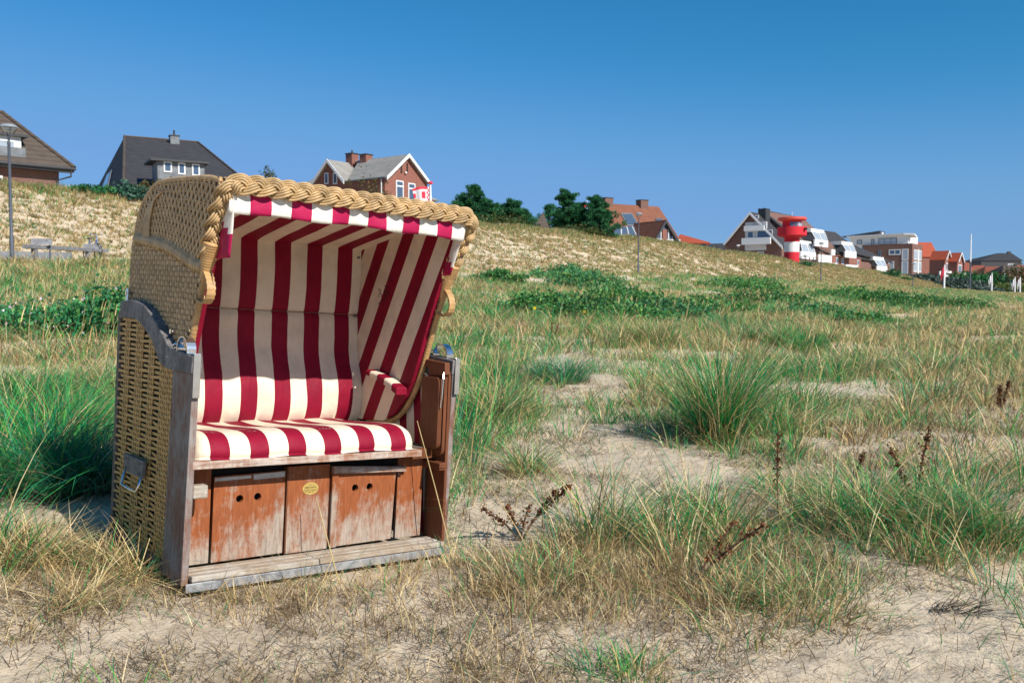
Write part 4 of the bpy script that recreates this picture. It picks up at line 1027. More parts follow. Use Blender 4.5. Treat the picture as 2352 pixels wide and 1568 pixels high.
fx = Fr(W(1499, 583, 117), 30); q_ = fx.A(1595)
t = tag(MB().box(0, q_, 0, .1, -.6, .75).build('board_fence', m_slate), 'grey board fence in front of the glazed timber gable', 'fence'); t.location = fx.O; t.rotation_euler = (0, 0, fx.y)

# --- small hut roof between the pines
fx = Fr(W(1252, 545, 108), 18); setview(fx)
h = house('small_hut', fx, 'small pyramid roofed hut on the dune crest left of the tall pines', 'hut')
ax, bx_ = 0, 0; zr = fx.Z(488, 0, 2.2); aa = fx.A(1222, 0); ab = fx.A(1286, 0, 0) - .0; apx = fx.A(1248, 2.6, zr); zr = fx.Z(488, apx, 2.6)
mb = MB(); sl_ = fx.A(1262, 0, 0)
slab(mb, [(aa - .8, .2, 0), (sl_, 0, 0), (apx, 2.6, zr)]); slab(mb, [(sl_, 0, 0), (ab + .6, 3.5, 0), (apx, 2.6, zr)]); slab(mb, [(ab + .6, 3.5, 0), (aa, 5.2, 0), (apx, 2.6, zr)]); slab(mb, [(aa, 5.2, 0), (aa - .8, .2, 0), (apx, 2.6, zr)])
mb.build('roof', m_roofbrown, h); MB().prism([(aa - .3, .6, 0), (sl_ - .1, .5, 0), (ab, 3.5, 0), (aa + .4, 4.6, 0)], (0, 0, -3)).build('wall', m_brickd, h)

# --- orange-roofed pavilion
fx = Fr(W(1632, 557, 150), -6); setview(fx)
h = house('orange_roofed_pavilion', fx, 'low pavilion with a shallow orange roof right of the large red-brown roof', 'house')
a0 = fx.A(1566); zr = fx.Z(536, a0, 2.5); zl = fx.Z(552, a0, 0)
mb = MB(); slab(mb, [(a0 - 1, 0, 0), (0, 0, 0), (-1.2, 4, .6), (a0, 4, zr)], .2); slab(mb, [(0, 0, 0), (0, 8, 0), (-1.2, 4, .6)], .2); slab(mb, [(0, 8, 0), (a0, 8, 0), (a0, 4, zr), (-1.2, 4, .6)], .2); mb.build('roof', m_roofor, h)
MB().box(a0 + .5, -1.0, .8, 7, -2.5, -.1).build('wall', m_white, h)
for k in range(4): a_ = a0 + 1 + k * (-a0 - 1.8) / 4; opening(h, [(a_, .78, -1.3), (a_ + .8, .78, -1.3), (a_ + .8, .78, -.35), (a_, .78, -.35)], mat=m_anth)
MB().box(a0 + .3, -.6, .1, .2, -.38, -.14).build('fascia', m_anth, h)
fx = Fr(W(1625, 572, 172), 0); setview(fx)
h = house('low_dark_house', fx, 'low dark roof between the orange roofed pavilion and the balcony building')
a1 = fx.A(1668); mb = MB(); slab(mb, [(-.6, 0, 0), (a1, 0, 0), (a1, 3, 1.25), (-.6, 3, 1.1)]); mb.build('roof', m_roofdark, h); MB().box(-.5, a1 - .1, .3, 5, -3, .1).build('wall', m_anth, h)

# --- apartment building with balconies
f7 = Fr(W(1800, 566, 178), 52); setview(f7)
h = house('apartment_building', f7, 'dark roofed brick apartment building with white balconies stepping down behind the red and white tower', 'building')
Wg = f7.B(1660); apb = f7.B(1725, 0, 8); za = f7.Z(487, 0, apb); A1 = f7.A(1840, apb, za)
zL = f7.Z(566, 0, Wg); 
mb = MB(); slab(mb, [(-.5, 0, 0), (5.5, 0, 0), (5.5, apb, za), (-.5, apb, za)], .3); slab(mb, [(-.5, Wg, zL), (16, Wg, zL), (16, apb, za), (-.5, apb, za)], .3)
mb.build('roof', m_roofdark, h)
MB().prism([(0, .4, -6), (0, Wg - .4, -6), (0, Wg - .4, zL), (0, apb, za - .3), (0, .4, 0)], (5.4, 0, 0)).build('wall', m_brickd, h)
for p, q in (((-.52, 0, .0), (-.52, apb, za)), ((-.52, Wg, zL), (-.52, apb, za))): mb = MB(); barge(mb, p, q, (-.15, 0, 0), hgt=.55); mb.build('bargeboard', m_white, h)
VIEW = Vector((-1, 0, 0))
def gq(u0, u1, v0, v1, a=0):
    b0, b1 = f7.B(u0, a, 1), f7.B(u1, a, 1); m_ = (b0 + b1) / 2; return [(a, b0, f7.Z(v1, a, m_)), (a, b1, f7.Z(v1, a, m_)), (a, b1, f7.Z(v0, a, m_)), (a, b0, f7.Z(v0, a, m_))]
def gbox(name, u0, u1, v0, v1, a0, a1, mat):
    q = gq(u0, u1, v0, v1, a0); MB().box(a0, a1, min(q[0][1], q[1][1]), max(q[0][1], q[1][1]), q[0][2], q[2][2]).build(name, mat, h)
gbox('loggia_panel', 1711, 1760, 510, 575, -.05, .3, m_wgrey)
for rct in ((1716, 1731, 531, 547), (1738, 1774, 528, 547), (1707, 1719, 578, 596), (1741, 1755, 578, 596), (1733, 1742, 494, 502)): opening(h, gq(*rct, a=-.08), w=.16)
gbox('balcony', 1708, 1754, 518, 530, -1.2, -.9, m_white); gbox('balcony', 1703, 1769, 546, 561, -1.6, -1.2, m_white)
ca = f7.A(1771, apb - 1, za); chimney(h, 4.6, apb - .8, za - 2, f7.Z(481, 4.6, apb - .8), 2.2, 1.6, m_anth, pot=.3)
# higher rear roof
r1 = f7.A(1778, apb + 1, za); z1 = f7.Z(480, 7, apb + 1); r2 = f7.A(1830, apb + 1, z1)
mb = MB(); slab(mb, [(7, 0, 1.5), (r2 + 9, 0, -1.5), (r2, apb + 1, z1 - .2), (7, apb + 1, z1)], .3); slab(mb, [(r2 + 9, 0, -1.5), (r2 + 9, apb + 1, -1), (r2, apb + 1, z1 - .2)], .3); mb.build('rear_roof', m_roofdark, h)
MB().prism([(7.2, .5, -6), (7.2, apb + .8, -6), (7.2, apb + .8, z1 - .3), (7.2, .5, 1.3)], (r2 - 4, 0, 0)).build('wall', m_brickd, h)
# lower roofs of the row
for (u0, u1, v0, v1, bb, drop) in ((1866, 1918, 526, 533, 7, 9), (1924, 1950, 549, 557, 6, 17)):
    z0 = 6; aL = f7.A(u0, bb, 3); z0 = f7.Z(v0, aL, bb); aR = f7.A(u1, bb, z0 - .5); z1_ = f7.Z(v1, aR, bb)
    mb = MB(); slab(mb, [(aL - 4, 0, f7.Z(584, aL, 0)), (aR + drop, 0, f7.Z(600, aR + 6, 0)), (aR, bb, z1_), (aL, bb, z0)], .3); mb.build('row_roof', m_roofdark, h)
    MB().box(aL, aR + 2, .6, bb, -9, f7.Z(590, aL, 0)).build('row_wall', m_brickd, h)
aL = f7.A(1935, 6, 0); aR = f7.A(2012, 0, -4)
mb = MB(); slab(mb, [(aL, 0, f7.Z(596, aL, 0)), (aR + 2, 0, f7.Z(617, aR, 0)), (f7.A(2006, 5, 0), 5, f7.Z(589, f7.A(2006, 5, 0), 5)), (aL, 6, f7.Z(553, aL, 6))], .3); mb.build('row_roof', m_roofdark, h)
# brick front and dormers
VIEW = Vector((0, -1, 0))
def C4(x, y): return (2800 + x / 2.94) / 1.7415, (780 + y / 2.94) / 1.7415
def fbox(name, x0, x1, y0, y1, b0, b1, mat, par=None):
    u0, v0 = C4(x0, y0); u1, v1 = C4(x1, y1); q = sqr(f7, u0, u1, v0, v1, b0, -1)
    return MB().box(q[0][0], q[1][0], b0, b1, q[0][2], q[2][2]).build(name, mat, par or h)
fbox('brick_front', 1180, 1550, 590, 900, .3, 1.2, m_brickd); fbox('brick_front', 1550, 1895, 720, 960, .1, 1.0, m_brick); fbox('brick_front', 1895, 2240, 800, 1000, .3, 1.2, m_brickd)
for (tx0, tx1, ty0, ty1, gy1, px0, px1, py0, py1) in ((1172, 1310, 540, 580, 672, 1185, 1362, 668, 752), (1300, 1455, 402, 445, 532, 1350, 1505, 528, 608), (1662, 1790, 550, 590, 668, 1708, 1840, 662, 738), (2036, 2160, 728, 768, 842, 2084, 2205, 838, 905)):
    d_ = fbox('dormer', tx0, tx1, ty0, ty1, -.3, 2.2, m_white)
    u0, v0 = C4(tx0 + 10, ty1 - 4); u1, _ = C4(tx1, ty1); u2, v2 = C4(px0 + 15, gy1); u3, _ = C4(px1 - 15, gy1)
    A_, B_ = f7.A(u0, -.25, 0), f7.A(u1, -.25, 0); C_, D_ = f7.A(u2, -1.3, 0), f7.A(u3, -1.3, 0)
    q = [Vector((C_, -1.3, f7.Z(v2, C_, -1.3))), Vector((D_, -1.3, f7.Z(v2, D_, -1.3))), Vector((B_, -.25, f7.Z(v0, B_, -.25))), Vector((A_, -.25, f7.Z(v0, A_, -.25)))]
    g_ = MB().prism(q, (0, .12, 0)).build('slanted_glazing', m_pglass, d_)
    for (p, r_) in ((q[0], q[3]), (q[1], q[2]), ((q[0] + q[1]) / 2, (q[2] + q[3]) / 2)): MB().tube([p + Vector((0, -.1, 0)), r_ + Vector((0, -.1, 0))], .10, 6).build('glazing_bar', m_white, g_)
    fbox('balcony', px0, px1, py0, py1, -1.6, -1.3, m_white)
    MB().prism([Vector((A_ - .8, 2, q[3].z)), q[3] + Vector((0, 0, .1)), q[0], Vector((C_ - .8, 2, q[0].z))], (.15, 0, 0)).build('dormer_cheek', m_anth, d_)
for b_ in ((1395, 1550, 705, 792), (1545, 1612, 800, 850), (1718, 1862, 822, 888), (1546, 1590, 640, 708)): fbox('balcony', *b_, -1.2, -.9, m_white)
for w_ in ((1600, 1625, 735, 805), (1665, 1690, 740, 815), (1850, 1868, 765, 825)):
    u0, v0 = C4(w_[0], w_[2]); u1, v1 = C4(w_[1], w_[3]); opening(h, sqr(f7, u0, u1, v0, v1, .05, -1), w=.12)

# --- the little red and white tower
tw = W(1818, 600, 150); tr = 16.9 / 2097 * 150; zb = tw.z - 1.5
def vz(v): return W(1818, v, 150).z
t = tag(empty('observation_tower', loc=(tw.x, tw.y, 0)), 'round red and white lighthouse-like tower standing on the dune crest', 'tower')
px_ = 150 / 2097
MB().lathe([(tr, zb), (tr, vz(579))], n=32).build('shaft_base', m_red, t, smooth=True, angle=40)
MB().lathe([(tr, vz(579) + .002), (tr, vz(556))], n=32).build('shaft_white_band', m_white, t, smooth=True, angle=40)
MB().lathe([(tr, vz(556) + .002), (tr, vz(546)), (29 * px_, vz(543)), (32.5 * px_, vz(541)), (32.5 * px_, vz(522)), (31 * px_, vz(522)), (31 * px_, vz(524)), (22 * px_, vz(524))], n=40).build('gallery', m_red, t, smooth=True, angle=40)
cab = MB().lathe([(21.5 * px_, vz(525)), (21.5 * px_, vz(507.5))], n=40).build('cabin', m_red, t, smooth=True, angle=40)
for k in range(4):
    a0 = R(-120 + k * 24); ar_ = [a0 + R(1.5) + R(21) * j / 5 for j in range(6)]; rr_ = 21.7 * px_
    V = [(rr_ * math.cos(a), rr_ * math.sin(a), z) for z in (vz(521), vz(511)) for a in ar_]
    MB().add(V, [(j, j + 1, j + 7, j + 6) for j in range(5)]).build('cabin_window', m_glass if k < 2 else m_pglass, cab).modifiers.new('t', 'SOLIDIFY').thickness = .04
MB().lathe([(20 * px_, vz(508)), (30 * px_, vz(507)), (32 * px_, vz(505)), (32 * px_, vz(501)), (30 * px_, vz(499.5)), (2 * px_, vz(498))], n=40).build('roof_disc', m_coral, t, smooth=True, angle=40)
MB().tube([(0, 0, vz(498)), (0, 0, vz(486))], .03, 6).build('antenna', m_white, t)
MB().box(20 * px_, 25 * px_, -31 * px_ , -25 * px_, vz(530), vz(525)).build('gallery_box', m_dark, t)
# railings beside it
def railing(name, label, u0, u1, v0, v1, d0, d1, posts, mat, hgt=1.0):
    p, q = W(u0, v0, d0), W(u1, v1, d1); e = tag(empty(name, loc=p), label, 'railing'); d = q - p
    MB().tube([(0, 0, hgt), (d.x, d.y, d.z + hgt)], .05, 6).build('rail', mat, e); MB().tube([(0, 0, hgt * .5), (d.x, d.y, d.z + hgt * .5)], .03, 6).build('rail', mat, e)
    for k in range(posts): c_ = d * (k / (posts - 1)); MB().box(c_.x - .05, c_.x + .05, c_.y - .05, c_.y + .05, c_.z - .3, c_.z + hgt - .04).build('post', mat, e)
railing('metal_railing', 'grey metal railing on the crest right of the tower foot', 1840, 1878, 604, 606, 146, 146, 5, m_pole)

# --- modern building
f8 = Fr(W(2094, 640, 262), -38); setview(f8); VIEW = Vector((0, -1, 0))
h = house('modern_brick_building', f8, 'modern flat roofed brick building with a white penthouse floor', 'building')
def C5(x, y): return (3350 + x / 3.153) / 1.7415, (850 + y / 3.153) / 1.7415
aL = f8.A(C5(300, 0)[0]); zt = f8.Z(C5(0, 390)[1], 0, 0); bR = f8.B(2117)
MB().box(aL, 0, 0, abs(bR) if bR > 0 else 6, -8, zt).build('wall', m_brickd, h)
Bd = abs(bR)
pa = f8.A(C5(890, 0)[0], .6, zt); zp_ = f8.Z(C5(0, 290)[1], pa, .6)
MB().box(f8.A(C5(150, 0)[0], .6, zt), pa, .8, Bd, zt, zp_).build('penthouse', m_white, h)
MB().prism([(f8.A(C5(110, 0)[0], 0, zt), -.2, zp_), (pa - 1, -.2, zp_ + .25), (.4, .6, zp_ + .1), (.6, 2.5, zp_ - .6), (pa, 3, zp_ - .5), (f8.A(C5(110, 0)[0], 0, zt), 3, zp_)], (0, 0, .45)).build('flat_roof', m_wgrey, h)
a_, c_ = f8.A(C5(70, 0)[0], 3, zp_), f8.A(C5(538, 0)[0], 3, zp_); MB().prism([(a_, 2.5, zp_ + .3), (c_, 2.5, f8.Z(C5(0, 258)[1], c_, 2.5)), (c_, 2.5, f8.Z(C5(0, 230)[1], c_, 2.5)), (a_, 2.5, zp_ + .6)], (0, 5, 0)).build('sloping_roof', m_anth, h)
MB().tube([(f8.A(C5(563, 0)[0], 3, zp_), 3, zp_), (f8.A(C5(563, 0)[0], 3, zp_), 3, f8.Z(C5(0, 232)[1], 0, 3))], .35, 8).build('white_flue', m_white, h)
def b8(x0, x1, y0, y1, b): 
    u0, v0 = C5(x0, y0); u1, v1 = C5(x1, y1); return sqr(f8, u0, u1, v0, v1, b, 0)
for r_ in ((640, 790, 465, 535), (505, 545, 470, 555), (635, 710, 615, 745), (805, 888, 458, 600), (805, 888, 610, 790)): opening(h, b8(*r_, -.03), w=.25, bars=1 if r_[0] == 640 else 0, mat=m_white if r_[0] != 505 else m_slate, glass=m_glass if r_[0] in (640, 505) else m_pglass)
for r_ in ((505, 740, 320, 400), (235, 300, 345, 400), (415, 455, 335, 405)): opening(h, b8(*r_, .76), w=.2, glass=m_pglass, mat=m_slate, bars=2 if r_[0] == 505 else 0)
MB().box(aL, 0, -.05, .0, zt + .05, zt + .12).build('parapet_rail', m_wgrey, h)
VIEW = Vector((1, -.3, 0))
for k, (v0, v1) in enumerate(((C5(0, 465)[1], C5(0, 590)[1]), (C5(0, 612)[1], C5(0, 745)[1]))):
    z0, z1 = f8.Z(v1, 0, 0), f8.Z(v0, 0, 0); opening(h, [(.03, Bd * .15, z0), (.03, Bd * .5, z0), (.03, Bd * .5, z1), (.03, Bd * .15, z1)], w=.2, glass=m_pglass); opening(h, [(.03, Bd * .6, z0), (.03, Bd * .9, z0), (.03, Bd * .9, z1), (.03, Bd * .6, z1)], w=.2, glass=m_pglass)
MB().box(.0, .25, Bd * .51, Bd * .59, -8, f8.Z(C5(0, 455)[1], 0, 0)).build('white_pier', m_white, h)

# --- generic small houses
def simple(name, label, x0, x1, xr0, xr1, yr, ye, yb, d, yaw, D, mroof, mwall, gable=None, chim=None, wins=()):
    """crop-5 pixels: eave from x0 to x1 at ye, ridge xr0..xr1 at yr, base yb"""
    global VIEW
    u0, ve = C5(x0, ye); u1, _ = C5(x1, ye); f = Fr(W(u0, ve, d), yaw); setview(f)
    h = house(name, f, label, 'house'); a1 = f.A(u1); zr = f.Z(C5(0, yr)[1], a1 / 2, D / 2)
    r0, r1 = f.A(C5(xr0, 0)[0], D / 2, zr), f.A(C5(xr1, 0)[0], D / 2, zr); zb = f.Z(C5(0, yb)[1], 0, 0)
    mb = MB(); slab(mb, [(0, 0, 0), (a1, 0, 0), (r1, D / 2, zr), (r0, D / 2, zr)], .25); slab(mb, [(0, D, 0), (a1, D, 0), (r1, D / 2, zr), (r0, D / 2, zr)], .25)
    slab(mb, [(0, 0, 0), (0, D, 0), (r0, D / 2, zr)], .25); slab(mb, [(a1, 0, 0), (a1, D, 0), (r1, D / 2, zr)], .25); mb.build('roof', mroof, h)
    MB().box(.3, a1 - .3, .4, D - .4, zb - 3, -.05).build('wall', mwall, h)
    if chim: ca = f.A(C5(chim[0], 0)[0], D / 2, zr); chimney(h, ca, D / 2, zr - .6, f.Z(C5(0, chim[1])[1], ca, D / 2), 1.5, 1.2, m_anth)
    VIEW = Vector((0, -1, 0))
    for w_ in wins:
        ua, va = C5(w_[0], w_[2]); ub, vb = C5(w_[1], w_[3]); opening(h, sqr(f, ua, ub, va, vb, .38, 0), w=.2, glass=m_glass)
    return h, f, a1, zr
simple('orange_tiled_house', 'tall bright orange tiled roof rising behind two orange gables', 985, 1270, 960, 1180, 375, 560, 800, 320, 10, 12, m_roofor, m_brick)
simple('rust_roofed_house', 'steep rust-red roof right of the two orange gables', 1590, 1810, 1600, 1650, 625, 825, 860, 330, 20, 9, m_roofrust, m_brick)
simple('rusty_gable_house', 'low rust-brown roof beside the thin mast', 1700, 1860, 1705, 1850, 665, 760, 860, 370, 10, 9, m_roofrust, m_brick)
simple('wide_brown_house', 'wide rust-brown roof with a white roof vent below the dark hipped roof', 1850, 2100, 1865, 2075, 680, 775, 860, 350, 8, 10, m_roofrust, m_brick, wins=((1900, 1925, 785, 830), (2000, 2030, 785, 830)))
simple('brown_roofed_house', 'pale brown roof at the right edge in front of the dark hipped roof', 2080, 2345, 2090, 2240, 665, 750, 880, 330, 4, 10, m_roofbrown, m_brickd, wins=((2100, 2135, 770, 850),))
simple('far_brown_house', 'brown roof cut off by the right edge of the photo', 2270, 2480, 2260, 2440, 660, 740, 880, 380, 0, 10, m_roofred, m_brick)
simple('dark_hipped_building', 'large dark hipped roof with chimney far behind at the right', 1810, 2335, 2020, 2190, 512, 605, 690, 430, 0, 22, m_roofdark, m_anth, chim=(2160, 495), wins=((2150, 2225, 645, 668),))
# two orange gables, gable faces to the right
for k, (xl, xr, yr, ye, xg, yb, lab) in enumerate(((1080, 1385, 480, 595, 1415, 800, 'left one of the two orange roofed houses with white verges'), (1400, 1540, 505, 618, 1572, 815, 'right one of the two orange roofed houses with white verges'))):
    u0, ve = C5(xr - 30, ye); f = Fr(W(u0, ve, 300), 45); setview(f)       # corner nearest: front eave right end
    h = house('orange_gable_house', f, lab, 'house', 'pair of orange gabled houses')
    Wd = f.A(C5(xg + 8, 0)[0]); bL = f.B(C5(xl + 80 if k == 0 else xl, 0)[0]); zr = f.Z(C5(0, yr)[1], Wd / 2, 0)
    mb = MB(); slab(mb, [(-.2, -.5, 0), (-.2, bL, 0), (Wd / 2, bL, zr), (Wd / 2, -.5, zr)], .25); slab(mb, [(Wd + .2, -.5, 0), (Wd + .2, bL, 0), (Wd / 2, bL, zr), (Wd / 2, -.5, zr)], .25); mb.build('roof', m_roofor if k == 0 else m_roofor, h)
    zb = f.Z(C5(0, yb)[1], 0, 0)
    MB().prism([(0, 0, zb - 3), (Wd, 0, zb - 3), (Wd, 0, -.2), (Wd / 2, 0, zr - .3), (0, 0, -.2)], (0, bL, 0)).build('wall', m_brick, h)
    for p in ((-.2, -.5, .05), (Wd + .2, -.5, .05)): mb = MB(); barge(mb, p, (Wd / 2, -.5, zr + .1), (0, -.15, 0), hgt=.5); mb.build('bargeboard', m_white, h)
    VIEW = Vector((0, -1, 0))
    for z0, z1 in ((-3.5, -1.0), (-7.2, -4.6)): opening(h, [(Wd * .2, -.03, z0), (Wd * .8, -.03, z0), (Wd * .8, -.03, z1), (Wd * .2, -.03, z1)], w=.25, bars=1)
    MB().box(0, Wd, -1.2, -1.0, -4.4, -3.7).build('balcony', m_white, h)
fx = Fr(W(*C5(1290, 800), 296), 45); a1 = fx.A(C5(1590, 0)[0])
t = tag(MB().box(0, a1, 0, .3, -.6, 1.6).build('white_terrace_wall', m_white), 'long white terrace wall below the orange gabled houses', 'wall'); t.location = fx.O; t.rotation_euler = (0, 0, fx.y)

# ================================================================== LAMPS, MASTS, FLAGS
def lamp(u, vt, vb, d, label):
    p = W(u, vb, d); top = W(u, vt, d).z; g0 = gz(p.x, p.y); H = top - g0
    e = tag(empty('street_lamp', loc=(p.x, p.y, g0)), label, 'street lamp', 'street lamps')
    MB().lathe([(.075, -.3), (.075, 1.0), (.055, 1.05), (.05, H - .75), (.06, H - .72), (.04, H - .6)], n=12).build('pole', m_pole, e, smooth=True, angle=40)
    mb = MB()
    for k in range(4):
        a = math.pi / 4 + k * math.pi / 2; c, s = math.cos(a), math.sin(a)
        mb.tube([(0, 0, H - .62), (c * .08, s * .08, H - .45), (c * .28, s * .28, H - .16)], .014, 6)
    mb.build('head_bracket', m_pole, e)
    MB().lathe([(.02, H - .30), (.12, H - .28), (.26, H - .17), (.27, H - .14)], n=20).build('lamp_glass', m_pglass, e, smooth=True)
    MB().lathe([(.32, H - .14), (.31, H - .11), (.2, H - .03), (.05, H)], n=24).build('lamp_hood', m_lampgrey, e, smooth=True, angle=60)
lamp(28, 284, 605, 33, 'tall street lamp at the far left edge in front of the brown roofed house')
lamp(1466, 488, 634, 74, 'tall street lamp in front of the large red-brown roof')
lamp(1885, 556, 654, 109, 'street lamp right of the red and white tower')
lamp(2096, 603, 667, 150, 'street lamp in front of the modern brick building')
def mast(name, u, vt, vb, d, r, label, cat, ball=None, mat=None, group=None, under=0):
    p = W(u, vb, d); top = W(u, vt, d).z; g0 = gz(p.x, p.y) - under; H = top - g0
    e = tag(empty(name, loc=(p.x, p.y, g0)), label, cat, group)
    MB().lathe([(r, -.2), (r * .9, H * .6), (r * .6, H)], n=10).build('pole', mat or m_white2, e, smooth=True, angle=40)
    if ball: MB().lathe([(.01, H), (r * 2, H + r * .8), (r * 2, H + r * 2), (.01, H + r * 3)], n=10).build('finial', ball, e)
    return e, H
def flagmesh(par, H, w, h, mat, dirv, name='flag', drop=.2, pat=None):
    V = []; U = []; F = []; nx, nz = 14, 8
    for i in range(nx + 1):
        for j in range(nz + 1):
            s, t = i / nx, j / nz; x = w * s; y = .12 * math.sin(s * 9) * s; z = H - .1 - h * t - drop * s * s - .08 * math.sin(s * 7 + 1) * s * (1 if t > .2 else .6)
            x *= 1 - .25 * t * s
            V.append((dirv * x, y, z)); U.append((s, t))
    k = nz + 1
    for i in range(nx):
        for j in range(nz): F.append((i * k + j, (i + 1) * k + j, (i + 1) * k + j + 1, i * k + j + 1))
    mb = MB().add(V, F, U); mats = mat if isinstance(mat, list) else [mat]
    if pat: mb.mi = [pat((i + .5) / nx, (j + .5) / nz) for i in range(nx) for j in range(nz)]
    o = mb.build(name, mats, par, smooth=True); o.modifiers.new('t', 'SOLIDIFY').thickness = .01; return o
m_fw = plain('flag_white', (.82, .78, .78), .8, .05); m_fr = plain('flag_red', (.72, .03, .06), .8, .08)
e, H = mast('flagpole', 989, 424, 462, 86, .11, 'white flagpole with a red and white checked flag beside the brick gable', 'flagpole', m_fr)
def pat(s, t):
    if s < .25: return int((int(s * 14) + int(t * 8)) % 2 == 0)
    if t < .16 or .8 < t < .9: return 1
    if .25 < s < .5 and (.3 < t < .45 or .55 < t < .68): return 1
    if s > .85 and .3 < t < .5: return 1
    return 0
fl = flagmesh(e, H - .1, 1.75, 1.75, [m_fw, m_fr], -1, drop=.15, pat=pat); tag(fl, 'checked flag in red and white hanging left of the pole')
e, H = mast('flagpole', 1348, 455, 560, 112, .06, 'thin white flagpole with a small pink pennant between the two tall pines', 'flagpole')
flagmesh(e, H - .5, .9, .5, m_fr, -1, 'pennant', .1)
e, H = mast('small_lamp', 1361, 503, 545, 104, .05, 'small garden lamp on the crest in front of the tall pines', 'lamp', mat=m_pole)
MB().lathe([(.05, H - .3), (.32, H - .08), (.30, H), (.02, H + .1)], n=14).build('lamp_hood', m_wgrey, e)
e, H = mast('small_lamp', 1695, 563, 600, 150, .07, 'small lamp on the crest left of the tower in front of the brick gable', 'lamp', mat=m_pole)
MB().lathe([(.05, H - .3), (.36, H - .08), (.34, H), (.02, H + .1)], n=14).build('lamp_hood', m_wgrey, e)
e, H = mast('small_lamp', 1849, 586, 610, 147, .06, 'small lamp beside the railing right of the tower foot', 'lamp', mat=m_pole)
MB().lathe([(.05, H - .3), (.36, H - .08), (.34, H), (.02, H + .1)], n=14).build('lamp_hood', m_wgrey, e)
for u, vt, vb, d, lab, fm in ((2168, 608, 676, 165, 'white flagpole with a small red flag left of the thin mast', m_fr), (2277, 627, 683, 190, 'white flagpole with a pale flag right of the thin mast', m_fw), (2330, 636, 684, 200, 'white flagpole with a pale flag, left of the last pair at the right edge', m_fw), (2342, 636, 684, 203, 'rightmost white flagpole at the edge of the photo', m_fw)):
    e, H = mast('flagpole', u, vt, vb, d, .17, lab, 'flagpole', group='white flagpoles by the beach'); flagmesh(e, H - .2, .65, 1.5, fm, -1, drop=1.2)
e, H = mast('thin_mast', 2227, 538, 682, 170, .13, 'very tall thin mast with a white upper half at the right', 'mast')
MB().lathe([(.15, -.2), (.15, H * .52)], n=10).build('lower_section', m_pole, e)
e, H = mast('bare_post', 2319, 640, 684, 195, .1, 'thin dark post between the white flagpoles', 'post', mat=m_pole)
e, H = mast('short_stake', 2118, 778 - 40, 778, 24, .02, 'thin dark stake standing in the grass at the right', 'stake', mat=m_anth) if False else (None, 0)

# low wooden handrail, boards, wall at the left
m_rwood = wood('silver_wood', (.15, .145, .15), (.25, .25, .26), .6, (1.5, 12, 12))
e = tag(empty('wooden_handrail', loc=W(62, 562, 31.5)), 'low grey wooden handrail by the promenade, left of the chair hood', 'handrail')
O_ = W(62, 562, 31.5); Q_ = W(245, 572, 37.0) - O_
ang = math.atan2(Q_.y, Q_.x); e.rotation_euler = (0, 0, ang); L_ = math.hypot(Q_.x, Q_.y)
MB().prism([(-.15, -.09, 0), (L_, -.09, Q_.z), (L_, .09, Q_.z), (-.15, .09, 0)], (0, 0, -.13)).build('rail', m_rwood, e, bevel=.01)
for t_ in (.08, .74): MB().box(L_ * t_ - .09, L_ * t_ + .09, -.08, .08, Q_.z * t_ - 1.15, Q_.z * t_ - .12).build('post', m_rwood, e, bevel=.01)
def infoboard(u, v, d, label):
    p = W(u, v, d); e = tag(empty('info_lectern', loc=p), label, 'info board', 'info lecterns'); e.rotation_euler = (0, 0, R(25))
    MB().prism([(-.34, -.12, 0), (.34, -.12, 0), (.34, .10, .20), (-.34, .10, .20)], (0, .03, .04)).build('board', m_rwood, e, bevel=.005)
    for x in (-.25, .25): MB().box(x - .03, x + .03, .0, .05, -.9, .1).build('leg', m_pole, e)
infoboard(96, 563, 32.5, 'tilted grey board on legs, left one above the wooden handrail'); infoboard(213, 574, 36.5, 'tilted grey board on legs, right one above the wooden handrail')
# bicycle parked under the right board
p = W(213, 598, 37); e = tag(empty('parked_bicycle', loc=(p.x, p.y, p.z)), 'parked silver-blue bicycle half hidden in grass under the right tilted board', 'bicycle'); e.rotation_euler = (0, 0, R(-42))
for x in (-.52, .52):
    wv = [(x + .33 * math.cos(a), 0, .33 + .33 * math.sin(a)) for a in np.linspace(0, 2 * math.pi, 25)]; wh = MB().tube(wv, .022, 6, caps=False).build('wheel', m_anth, e); m_ = MB()
    for a in np.linspace(0, math.pi, 9)[:-1]: m_.tube([(x - .32 * math.cos(a), 0, .33 - .32 * math.sin(a)), (x + .32 * math.cos(a), 0, .33 + .32 * math.sin(a))], .003, 4)
    m_.build('spokes', m_steel, wh)
MB().tube([(-.52, 0, .33), (-.12, 0, .28), (-.25, 0, .85), (-.52, 0, .33)], .018, 6).tube([(-.12, 0, .28), (.38, 0, .80), (-.22, 0, .72)], .02, 6).tube([(.52, 0, .33), (.38, 0, .98)], .018, 6).build('frame', plain('blue_metal', (.10, .22, .5), .3, .1), e)
MB().box(-.36, -.12, -.07, .07, .86, .92).build('saddle', m_anth, e, bevel=.02)
MB().tube([(.30, -.28, 1.0), (.40, -.2, 1.02), (.40, .2, 1.02), (.30, .28, 1.0)], .016, 6).build('handlebar', m_steel, e)
fx = Fr(W(0, 594, 36.5), 28); 
t = tag(MB().box(-6, 2.6, 0, .25, -.75, .30).build('low_concrete_wall', plain('weathered_concrete', (.20, .21, .23), .8, .2, 3)), 'low pale concrete wall behind the lamp at the far left', 'wall'); t.location = fx.O; t.rotation_euler = (0, 0, fx.y)

